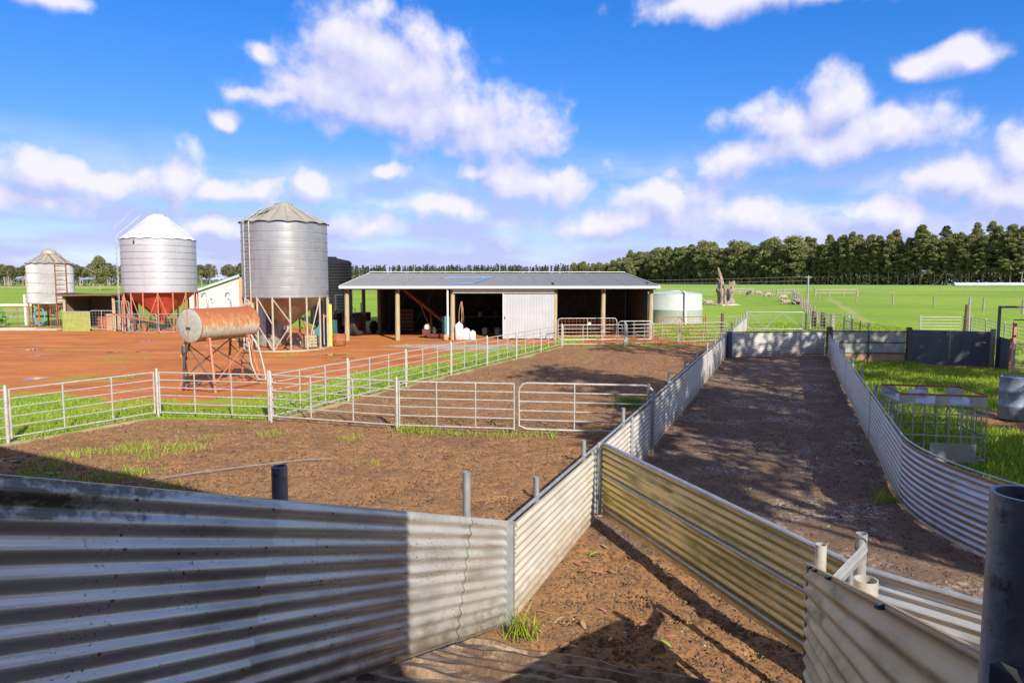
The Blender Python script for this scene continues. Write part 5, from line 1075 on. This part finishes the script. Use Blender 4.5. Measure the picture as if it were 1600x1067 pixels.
# scattered gums on the left
for k in range(62):
    y = rt.uniform(200, 245); x = -184 + 1.6 * k + rt.uniform(-2, 2)
    plant_tree(*rt.choice(VL), 'gum_tree', 'open-crowned pale-trunked gum in the line beyond the left paddock', 'gums beyond the left paddock', x, y, gz(y), rt.uniform(.55, .86), rt.uniform(0, 6.28))
for x, y, s in ((-83, 138, .95), (-79, 141, .8), (-69.5, 150, .62)):
    plant_tree(*rt.choice(VB[:2]), 'gum_tree', 'bushy dark gum standing behind the white-roofed silo', 'gums behind the silo', x, y, gz(y), s * .5, rt.uniform(0, 6.28))
# pine plantation on the skyline: one far mass
def pines():
    r = np.random.default_rng(3); C = []; T = MB()
    for k in range(620):
        x = r.uniform(-170, 95); y = 560 + r.uniform(0, 90); H = r.uniform(13.0, 16.5); n = 34
        z = r.random(n) ** .8; rad = (1.02 - z) * 2.2 * r.uniform(.5, 1, n); a = r.uniform(0, 6.28, n)
        C.append(np.stack([x + rad * np.cos(a), y + rad * np.sin(a), 2.2 + H * (.12 + .88 * z)], 1))
        if k % 3 == 0: T.tube([(x, y, 1.5), (x, y, 2 + H * .8)], [.22, .1], 4)
    o = link('pine_forest', raw_mesh('pine_forest', leaf_quads(np.concatenate(C), .85, r, elong=1.25), 4, 'leaf_pine')); stuff(o); tag(o, 'dark pine plantation along the skyline behind the shed roof', 'forest')
    T.build('trunk', 'bark_dark', o)
    r2 = np.random.default_rng(4); D = []
    for k in range(420):                     # scrub in front of the pines
        x = r2.uniform(-180, 110); y = 470 + r2.uniform(0, 60); n = 16; d = r2.normal(size=(n, 3)) * np.array([2.6, 2.6, 1.3]); D.append(d + np.array([x, y, 2 + r2.uniform(1.0, 4.6)]))
    o = link('scrub_belt', raw_mesh('scrub_belt', leaf_quads(np.concatenate(D), .8, r2, elong=1.2), 4, 'leaf_olive')); stuff(o); tag(o, 'olive scrub belt in front of the dark pines', 'scrub')
    D = []
    for k in range(260):
        x = r2.uniform(-270, -20); y = 230 + r2.uniform(0, 40); n = 14; d = r2.normal(size=(n, 3)) * np.array([2.0, 2.0, .8]); D.append(d + np.array([x, y, 2 + r2.uniform(.3, 1.8)]))
    o = link('scrub_belt', raw_mesh('scrub_belt', leaf_quads(np.concatenate(D), .55, r2, elong=1.2), 4, 'leaf_olive')); stuff(o); tag(o, 'low olive undergrowth among the gums beyond the left paddock', 'scrub')
    D = []  # dark leaf mass added behind the rows as shaded plantation depth
    for k in range(2600):
        q_ = edge_at(tot * r2.random()); x = q_[0] + 15 + r2.uniform(0, 8); y = q_[1] + 15 + r2.uniform(0, 8); n = 16; d = r2.normal(size=(n, 3)) * np.array([1.5, 1.5, .9]); D.append(d + np.array([x, y, 2 + r2.uniform(.2, 5.5)]))
    o = link('scrub_belt', raw_mesh('scrub_belt', leaf_quads(np.concatenate(D), .5, r2, elong=1.2), 4, 'leaf_gum_shade')); stuff(o); tag(o, 'dark leaf mass standing in for the shaded depth of the plantation', 'scrub')
pines()
# big gums just out of frame whose shade falls over the race
def shade_tree(seed, x, y, H, W, z0, n, per, label, leaf=.16):
    cm, tm = gum_variant(seed, H, z0, W, n, per, leaf, .32, 'broad'); plant_tree(cm, tm, 'gum_tree', label, None, x, y, 0, 1, 0)
shade_tree(301, 12.2, .8, 13.5, 3.3, .34, 44, 105, 'large gum on the right throwing dappled shade over the middle of the race')
shade_tree(302, 15.5, 6.2, 13.0, 3.4, .34, 34, 80, 'large gum shading the curved fence and the grass yard')
shade_tree(303, 12.6, -2.4, 18.0, 3.2, .5, 24, 66, 'tall gum whose top shades the far pen beside the fence')
shade_tree(304, 16.4, 8.8, 18.5, 3.4, .5, 24, 66, 'tall gum whose top shades the far race gate')
shade_tree(305, 10.3, -4.8, 12.5, 2.2, .4, 24, 84, 'slimmer gum standing right of the woolshed')
shade_tree(306, 20.2, 10.6, 13.5, 3.4, .36, 34, 80, 'gum shading the dark sheeted wall at the yard end')

# ------------------------------------------------------------------ dead stump, sheep, paddock fences, pole
def gnarl(path, radii, seed, n=22, mb=None):
    r = random.Random(seed); ph = [r.uniform(0, 6.28) for _ in range(6)]; vs = []; m = len(path)
    for i, (p, rad) in enumerate(zip(path, radii)):
        for k in range(n):
            a = 2 * math.pi * k / n; q = 1 + .16 * math.sin(3 * a + ph[0] + .5 * i) + .12 * math.sin(5 * a + ph[1] - .3 * i) + .13 * math.sin(9 * a + ph[2]) + r.uniform(-.10, .10)
            vs.append((p[0] + rad * q * math.cos(a), p[1] + rad * q * math.sin(a), p[2]))
    fs = [(i * n + k, i * n + (k + 1) % n, (i + 1) * n + (k + 1) % n, (i + 1) * n + k) for i in range(m - 1) for k in range(n)] + [tuple((m - 1) * n + k for k in range(n))]
    return (mb or MB()).add(vs, fs)
ST = thing('dead_stump', 'huge weathered dead tree stump with one tall jagged spike', 'tree stump', (21.8, 70.0, gz(70))); ST.scale = (.95, .95, 1.03)
gnarl([(0, 0, -.1), (0, 0, .12), (0, 0, .35), (-.03, 0, .7), (-.03, 0, 1.05), (-.03, 0, 1.4), (-.05, 0, 1.62), (-.08, 0, 1.72)], [1.18, .98, .80, .70, .70, .76, .70, .42], 1, 30).build('trunk', 'dead_wood', ST)
gnarl([(-.40, 0, .9), (-.44, 0, 1.35), (-.46, 0, 1.75), (-.44, .03, 2.1), (-.48, .05, 2.45), (-.56, .05, 2.8), (-.66, .05, 3.2), (-.74, .05, 3.5), (-.84, .05, 3.78)], [.36, .40, .38, .30, .24, .19, .13, .09, .02], 2, 16).build('spike', 'dead_wood', ST)
gnarl([(.42, 0, 1.0), (.50, 0, 1.45), (.60, 0, 1.8), (.72, 0, 2.05), (.80, 0, 2.2), (.95, 0, 2.42)], [.34, .36, .32, .30, .22, .05], 3, 16).build('spike', 'dead_wood', ST)
gnarl([(.62, 0, 1.9), (.50, 0, 2.2), (.46, 0, 2.36)], [.16, .10, .02], 9, 9).build('branch', 'dead_wood', ST)
gnarl([(-.52, -.1, 2.2), (-.78, -.1, 2.5), (-.98, -.1, 2.66)], [.12, .07, .02], 4, 9).build('branch', 'dead_wood', ST)
for (x, z, sx, sz, k) in ((.10, 1.0, .24, .62, 5), (-.34, 1.75, .12, .30, 6), (.52, 1.6, .12, .22, 7)):
    gnarl([(x, -.66 if z < 1.5 else -.30, z + sz * f) for f in (-1, -.5, 0, .5, 1)], [sx * .3, sx * .9, sx, sx * .8, sx * .2], k, 12).build('hollow_shade', 'rubber', ST)  # black lumps on the stump that imitate the shade inside cavities
gnarl([(0, 0, -.1), (0, 0, .06), (0, 0, .1)], [1.45, 1.4, 1.2], 8).build('earth_rim', 'concrete_pad', ST)
def skin_mesh(name, verts, edges, radii, mat, sub=2, root=0):
    me = bpy.data.meshes.new(name); me.from_pydata(verts, edges, []); o = link('tmp_skin', me); o.modifiers.new('s', 'SKIN'); 
    for i, rr in enumerate(radii): me.skin_vertices[0].data[i].radius = (rr, rr) if not isinstance(rr, tuple) else rr
    me.skin_vertices[0].data[root].use_root = True
    s = o.modifiers.new('d', 'SUBSURF'); s.levels = sub; s.render_levels = sub
    dg = bpy.context.evaluated_depsgraph_get(); out = bpy.data.meshes.new_from_object(o.evaluated_get(dg)); bpy.data.objects.remove(o)
    out.name = name; out.materials.clear(); out.materials.append(MATS[mat]); out.polygons.foreach_set('use_smooth', [True] * len(out.polygons)); return out
def sheep_mesh(lying=False, grazing=True):
    dz = -.34 if lying else 0
    V = [(.0, 0, .62 + dz), (.36, 0, .64 + dz), (-.36, 0, .63 + dz), (-.52, 0, .58 + dz), (.52, 0, .70 + dz)]; Ed = [(0, 1), (0, 2), (2, 3), (1, 4)]; Rr = [.255, .225, .235, .12, .15]
    if grazing and not lying: V += [(.70, 0, .50), (.80, 0, .28), (.90, 0, .12)]; Rr += [.10, .085, .05]
    else: V += [(.66, 0, .86 + dz), (.76, 0, .95 + dz), (.93, 0, .88 + dz)]; Rr += [.10, .09, .05]
    Ed += [(4, 5), (5, 6), (6, 7)]
    for sx, b in ((.36, 1), (-.38, 2)):
        for sy in (-.13, .13):
            i = len(V)
            if lying: V += [(sx + .06, sy * 1.6, .22), (sx + .28, sy * 1.9, .06), (sx + .08, sy * 1.9, .05)]
            else: V += [(sx, sy, .42), (sx + (.02 if sx > 0 else -.05), sy, .24), (sx, sy, .02)]
            Rr += [.085, .042, .032]; Ed += [(b, i), (i, i + 1), (i + 1, i + 2)]
    i = len(V); V += [(V[6][0] - .05, .14, V[6][2] + .04), (V[6][0] - .05, -.14, V[6][2] + .04)]; Rr += [.025, .025]; Ed += [(6, i), (6, i + 1)]
    return skin_mesh('sheep', V, Ed, Rr, 'wool', 2)
sm_g, sm_l, sm_s = sheep_mesh(False, True), sheep_mesh(True), sheep_mesh(False, False)
def sheep(me, x, y, rz, label, group=None, s=.92):
    o = link('sheep', me); o.location = (x, y, gz(y)); o.rotation_euler = (0, 0, rz); o.scale = (s, s, s); tag(o, label, 'sheep', group); return o
sheep(sm_s, 32.5, 94, R(-80), 'sheep standing end-on in the paddock, facing the yards'); sheep(sm_g, 34.6, 96, R(175), 'sheep grazing beside the one facing the yards')
sheep(sm_g, 33.0, 88.5, R(10), 'sheep grazing alone between the flock and the post line'); d = sheep(sm_g, 31.2, 78.5, R(200), 'brown-shaded sheep grazing close to the lane posts')
for k, (x, y, rz) in enumerate(((28.9, 71.8, 2.8), (29.5, 71.2, .4), (30.2, 70.8, 3.3))): sheep(sm_l, x, y, rz, 'sheep lying in the huddle by the lane posts', 'sheep huddled by the lane posts')
sheep(sm_l, 20.4, 70.5, 3.0, 'sheep lying down against the dead stump')
def post_line(name, label, pts, h, r, mat='wood_grey', wires=4, wmat='galv', group=None):
    t = thing(name, label, 'fence', (pts[0][0], pts[0][1], 0)); x0, y0 = pts[0]
    for i, (x, y) in enumerate(pts):
        hh = h * rt.uniform(.88, 1.1); MB().tube([(x - x0, y - y0, gz(y) - .1), (x - x0 + rt.uniform(-.04, .04), y - y0, gz(y) + hh)], [r * rt.uniform(.85, 1.15), r * .85], 7).build('post', mat, t)
    m = MB()
    for k in range(wires): 
        f = h * (.25 + .65 * k / max(1, wires - 1)); m.tube([(x - x0, y - y0, gz(y) + f) for x, y in pts], .006, 3)
    if wires: m.build('wire', wmat, t)
    return t
def between(a, b, n): return [(a[0] + (b[0] - a[0]) * k / (n - 1), a[1] + (b[1] - a[1]) * k / (n - 1)) for k in range(n)]
post_line('post_fence', 'line of split timber posts running from the paddock gates along the lane', between((19.9, 44.5), (38.9, 95.0), 18), 1.0, .075)
post_line('post_fence', 'timber post fence slanting across the paddock right of the lane', between((40.5, 87), (37.6, 53.0), 10) if False else [(39.5, 88), (39.3, 78), (39.0, 70), (39.5, 64), (41.4, 60), (41.5, 55.5), (40.5, 52.0), (40.4, 49), (39.5, 45.5), (36.0, 42.0), (38.0, 40.0)], 1.15, .08)
post_line('post_fence', 'thin fence line across the far paddock before the plantation', between((20, 128), (150, 122), 30), 1.1, .06, 'wood_grey', 3)
post_line('post_fence', 'droopy wire fence across the paddock beyond the flock', between((9, 103), (43, 101), 24), 1.0, .05, 'wood_grey', 3)
for k in range(3):
    tag(MB().tube([(18.6 + .3 * k, 42.0 - .55 * k, 0), (18.6 + .3 * k, 42.0 - .55 * k, 1.12 - .06 * k)], [.15, .13], 9).build('strainer_post', 'wood_dark' if k < 2 else 'wood_grey'), ('thick dark strainer post first in the lane', 'reddish strainer post between two others', 'short pale strainer post nearest the railed gate')[k], 'post')
for (x0, x1, y, lab) in ((14.3, 17.8, 97, 'low timber yard rail left of the dead stump'), (38.0, 41.0, 98, 'timber gateway rails at the end of the lane'), (43.0, 49.0, 97, 'long low trough-like rail beside the lane end'), (33.5, 36.6, 104, 'pale trough behind the grazing sheep')):
    t = thing('paddock_rail', lab, 'rail', (x0, y, gz(y))); L = x1 - x0
    for k in range(4): MB().box((L * k / 3, 0, .5), (.14, .14, 1.1)).build('post', 'wood_grey', t)
    for z in (.5, .95): MB().bar((0, -.05, z), (L, -.05, z), .05, .12).build('rail', 'wood_grey', t)
pp = thing('power_pole', 'slim grey power pole beside the lane posts', 'pole', (25.3, 58.5, gz(58))); MB().tube([(0, 0, -.2), (0, 0, 3.1)], [.085, .06], 9).build('pole', 'galv', pp); MB().bar((-.3, 0, 2.95), (.3, 0, 2.95), .06, .06).build('crossarm', 'wood_grey', pp)
m = MB()
for dz in (0, .35):
    m.tube([(25.3 + (4 - 25.3) * k / 10 - 7 * (k / 10), 58.5 + 40 * k / 10, gz(58) + 3.0 - dz + 3 * ((k / 10) ** 2 - k / 10) * .35) for k in range(11)], .012, 4)
tag(m.build('power_wire', 'galv_pale'), 'pair of slack wires running from the power pole across the belt', 'wire')
tag(MB().tube([(129, 200, gz(200) + .55), (150, 199, gz(200) + .56), (175, 199, gz(200) + .57), (210, 200, gz(200) + .55)], .58, 14).build('silage_tube', 'plastic_wrap', None, smooth=True), 'long pale plastic silage tube lying before the plantation', 'silage')

# ------------------------------------------------------------------ woolshed behind the camera (its shade falls over the ramp)
C0 = Vector((1.642, -.946, 0)); W1 = Vector((-.944, .331, 0)); NB = Vector((-.331, -.944, 0))
WS = thing('woolshed', 'tall corrugated iron woolshed at the head of the ramp', 'shed', tuple(C0), math.atan2(W1.y, W1.x))
def wl_(k, d): return (k, d)              # local x runs along the front to the left, local y = depth (negative is back)
side = -1 if (Matrix.Rotation(math.atan2(W1.y, W1.x), 3, 'Z') @ Vector((0, 1, 0))).dot(NB) < 0 else 1
def top(k): return 6.60 + .172 * k if k <= 8 else 6.60 + .172 * (16 - k)
for k0, k1, zb in ((0, .9, 0), (.9, 2.3, 3.7), (2.3, 8, 0), (8, 16, 0)):
    MB().add([(k0, 0, zb), (k1, 0, zb), (k1, 0, top(k1)), (k0, 0, top(k0)), (k0, side * .1, zb), (k1, side * .1, zb), (k1, side * .1, top(k1)), (k0, side * .1, top(k0))], [(0, 1, 2, 3), (4, 7, 6, 5), (0, 4, 5, 1), (3, 2, 6, 7), (0, 3, 7, 4), (1, 5, 6, 2)]).build('front_wall', 'shed_wall', WS)
for k in (0, 16): MB().add([(k, 0, 0), (k, side * 18, 0), (k, side * 18, top(k)), (k, 0, top(k))], [(0, 1, 2, 3)]).build('side_wall', 'shed_wall', WS)
MB().add([(0, side * 18, 0), (16, side * 18, 0), (16, side * 18, 6.6), (8, side * 18, top(8)), (0, side * 18, 6.6)], [(0, 1, 2, 3, 4)]).build('back_wall', 'shed_wall', WS)
for a, b in ((-.02, 8), (8, 16.02)): MB().add([(a, side * -.05, top(a) + .05), (b, side * -.05, top(b) + .05), (b, side * 18.1, top(b) + .05), (a, side * 18.1, top(a) + .05)], [(0, 1, 2, 3)]).build('roof', 'roof_metal', WS)

# ------------------------------------------------------------------ ground cover
def gheight(x, y):  # same relief as the ground sheet, to within its texture
    return rise(y) * np.clip(y / 30, 0, 1) + (fbm(x, y, .5, 40) - .5) * .07 - .012
def blades(name, x, y, h, w, mat, label, seed=1):
    r = np.random.default_rng(seed); N = len(x); a = r.uniform(0, 6.28, N); hh = h * r.uniform(.5, 1.3, N); ww = w * r.uniform(.7, 1.3, N); lean = hh * r.uniform(.1, .9, N); b = r.uniform(0, 6.28, N)
    z = gheight(x, y); base = np.stack([x, y, z], 1); dx = np.stack([np.cos(a) * ww, np.sin(a) * ww, 0 * a], 1); l = np.stack([np.cos(b) * lean, np.sin(b) * lean, hh], 1)
    q = np.stack([base - dx, base + dx, base + dx * .6 + l * .6 + np.array([0, 0, .0]), base + l, base - dx * .6 + l * .55], 1).reshape(-1, 3)
    o = link(name, raw_mesh(name, q, 5, mat)); 
    if label: stuff(o); tag(o, label, 'grass')
    return o
def scatter(n, x0, x1, y0, y1, seed, thr=.55, ch=1):
    r = np.random.default_rng(seed); x = r.uniform(x0, x1, n); y = r.uniform(y0, y1, n); z = zones(x, y)[ch]; n_ = fbm(x, y, 1.3, 88)
    k = (z + (n_ - .5) * .9) > thr; return x[k], y[k]
x, y = scatter(150000, 5.0, 19, 5.0, 26, 21); k = (x > right_x(np.maximum(y, 8.69)) + .12) & (y < 24.6); blades('yard_grass', x[k], y[k], .13, .009, 'blade', 'lush green grass in the yard beyond the curved fence', 2)
x, y = scatter(130000, -14, 3.0, 7.0, 31, 22); blades('strip_grass', x, y, .075, .008, 'blade', 'bright grass strip outside the pipe panels', 3)
x, y = scatter(60000, 7.5, 24, 26.7, 46, 23); blades('paddock_grass', x, y, .12, .014, 'blade', 'short paddock grass past the far race gate', 4)
x, y = scatter(26000, -12, 10, 26, 38, 24, .5); blades('shed_grass', x, y, .09, .011, 'blade_yellow', 'thin weedy grass along the shed front and far panels', 5)
def tuft(x0, y0, rad, n, h, mat, label, group, seed):
    r = np.random.default_rng(seed); q = r.normal(size=(n, 2)) * rad * np.array([1.15, .75]); o = blades('grass_tuft', x0 + q[:, 0], y0 + q[:, 1], h, .006, mat, None, seed); stuff(o); return tag(o, label, 'grass tuft', group)
for k, (x, y, rad, n) in enumerate(((-7.15, 11.3, .20, 100), (-6.55, 11.75, .26, 150), (-6.2, 11.45, .24, 130), (-6.75, 11.35, .16, 70), (-5.65, 11.6, .18, 120), (-5.55, 12.3, .08, 40), (-4.53, 12.75, .12, 70), (-3.0, 12.3, .13, 60), (-5.95, 10.95, .09, 40), (-7.45, 10.95, .2, 90), (-2.2, 10.6, .07, 20))):
    tuft(x, y, rad, n, .10, 'blade_yellow', ('yellow-green grass tuft growing in the sunlit mud of the near pen' if n > 65 else 'tiny yellow-green sprig in the sunlit mud of the near pen'), ('sunlit tufts in the near pen' if n > 65 else 'tiny sprigs in the near pen'), 400 + k)
for k, (x, y, rad, n) in enumerate(((-7.2, 10.3, .22, 150), (-7.0, 9.75, .2, 140), (-6.0, 9.8, .2, 160), (-5.65, 10.15, .14, 90), (-6.4, 9.45, .2, 140), (-4.9, 9.3, .2, 120))):
    tuft(x, y, rad, n, .12, 'blade', 'green grass tuft growing in the woolshed shade of the near pen', 'shaded tufts in the near pen', 430 + k)
for k, (x, y, rad, n, h) in enumerate(((-1.95, 13.0, .17, 150, .16), (-1.6, 12.85, .2, 130, .10), (-1.1, 12.8, .16, 80, .09), (-.25, 12.65, .22, 110, .10), (.35, 12.55, .12, 50, .13), (.75, 12.5, .06, 24, .2))):
    tuft(x, y, rad, n, h, 'blade', 'weedy tuft under the panels between the two pens', 'tufts under the cross fence', 450 + k)
tuft(.06, 5.32, .07, 60, .24, 'blade', 'long-bladed tuft at the foot of the ramp wall corner', None, 470); tuft(5.0, 8.75, .14, 120, .16, 'blade', 'small weed at the foot of the curved fence bend', None, 471)
tuft(2.75, 15.6, .2, 260, .28, 'leaf_green', 'leafy weed clump against the outer side of the corrugated fence', None, 472)
# leafy bed at far left
for k in range(9):
    x = -37.0 + .62 * k + rt.uniform(-.1, .1); y = 42.0 + rt.uniform(-.3, .5); r = np.random.default_rng(500 + k)
    t = thing('leafy_plant', 'broad-leaved green plant in the crowded bed by the rail fence', 'plant', (x, y, .05), 0, 'plants in the leafy bed'); n = 90; c = r.normal(size=(n, 3)) * np.array([.32, .3, .28]) + np.array([0, 0, .62]); c[:, 2] = np.clip(c[:, 2], .08, 1.25)
    link('foliage', raw_mesh('foliage', leaf_quads(c, .13, r, elong=1.9), 4, 'leaf_green'), t); MB().tube([(0, 0, 0), (.03, 0, .6)], .03, 5).build('stem', 'leaf_green', t)
# clods and droppings
def clods(name, n, x0, x1, y0, y1, keep, smin, smax, mat, label, seed):
    r = np.random.default_rng(seed); x = r.uniform(x0, x1, n); y = y0 + (y1 - y0) * r.random(n) ** 1.5; k = keep(x, y); x, y = x[k], y[k]; N = len(x); s = r.uniform(smin, smax, N) * r.uniform(.5, 1, N)
    base = np.array([(1, 0, 0), (-.5, .87, 0), (-.5, -.87, 0), (.1, .05, .75)]); rot = r.uniform(0, 6.28, N); c, sn = np.cos(rot), np.sin(rot)
    v = base[None] * (1 + r.uniform(-.35, .35, (N, 4, 3))); vx = v[..., 0] * c[:, None] - v[..., 1] * sn[:, None]; vy = v[..., 0] * sn[:, None] + v[..., 1] * c[:, None]
    co = np.stack([x[:, None] + vx * s[:, None], y[:, None] + vy * s[:, None], gheight(x, y)[:, None] - .004 + v[..., 2] * s[:, None]], -1)
    tri = co[:, [0, 1, 3, 1, 2, 3, 2, 0, 3]].reshape(-1, 3); o = link(name, raw_mesh(name, tri, 3, mat)); stuff(o); tag(o, label, 'clods')
pm('clod', (.15, .085, .045), (.08, .045, .026), 20, .95); pm('chip', (.46, .38, .30), (.34, .27, .2), 20, .9)
inpen = lambda x, y: (x < fence_x(y) - .15) & (x > np.where(y < 14.2, a_x(y), c_x(y)) + .2)
inrace = lambda x, y: (x > fence_x(y) + .1) & (x < right_x(np.maximum(y, 8.69)) - .1)
clods('mud_clods', 120000, -9, 9, 6.0, 30, inpen, .010, .030, 'clod', 'trampled mud crumbs scattered over the pens', 31)
clods('mud_clods', 30000, 0, 9, 5.2, 26, inrace, .010, .028, 'clod', 'dark mud crumbs scattered over the race', 32)
clods('straw_chips', 2600, 0, 9, 5.0, 25, inrace, .006, .018, 'chip', 'pale chips and bark litter scattered over the race', 33)
clods('straw_chips', 3000, -9, 6, 6, 28, inpen, .006, .018, 'chip', 'pale chips scattered over the pens', 34)
clods('mud_clods', 5000, -.2, 2.6, 4.4, 8, lambda x, y: (x > fence_x(y) + .08), .010, .032, 'clod', 'wet clods at the foot of the ramp', 35)
# fallen gum leaves
def leaf_mesh(mat):
    vs = []; n = 8
    for i in range(n + 1):
        t = i / n; w = .0155 * math.sin(math.pi * t) ** .8 + .0006; x = .12 * (t - .5); b = .006 * math.sin(math.pi * t) ; y = .007 * (t - .5) ** 2 * 4
        vs += [(x, y - w, b), (x, y, b - .003), (x, y + w, b)]
    return MB().add(vs, [(3 * i + j, 3 * i + 3 + j, 3 * i + 4 + j, 3 * i + 1 + j) for i in range(n) for j in (0, 1)]).mesh('fallen_leaf', mat)
LM = {k: leaf_mesh(k) for k in ('leaf_red', 'leaf_tan', 'leaf_fresh')}; rl = random.Random(9)
for k in range(64):
    kind = rl.choice(('leaf_red', 'leaf_tan', 'leaf_tan', 'leaf_tan', 'leaf_fresh')); far = k > 40
    y = rl.uniform(5.0, 7.6) if not far else rl.uniform(8, 15); x = rl.uniform(fence_x(y) + .15, 2.2 if not far else right_x(max(y, 8.69)) - .5)
    if not far and x > 1.1 + (7.9 - y) * .34: continue
    o = link('fallen_leaf', LM[kind]); o.location = (x, y, float(gheight(np.array([x]), np.array([y]))[0]) + .012); o.rotation_euler = (rl.uniform(-.25, .25), rl.uniform(-.25, .25), rl.uniform(0, 6.28)); o.scale = (rl.uniform(.75, 1.2),) * 3
    c = {'leaf_red': 'pinkish red', 'leaf_tan': 'dry tan', 'leaf_fresh': 'fresh green'}[kind]; w = 'at the foot of the ramp' if not far else 'on the floor of the race'
    tag(o, f'{c} fallen gum leaf on the dark mud {w}', 'leaf', f'{c} leaves {w}')
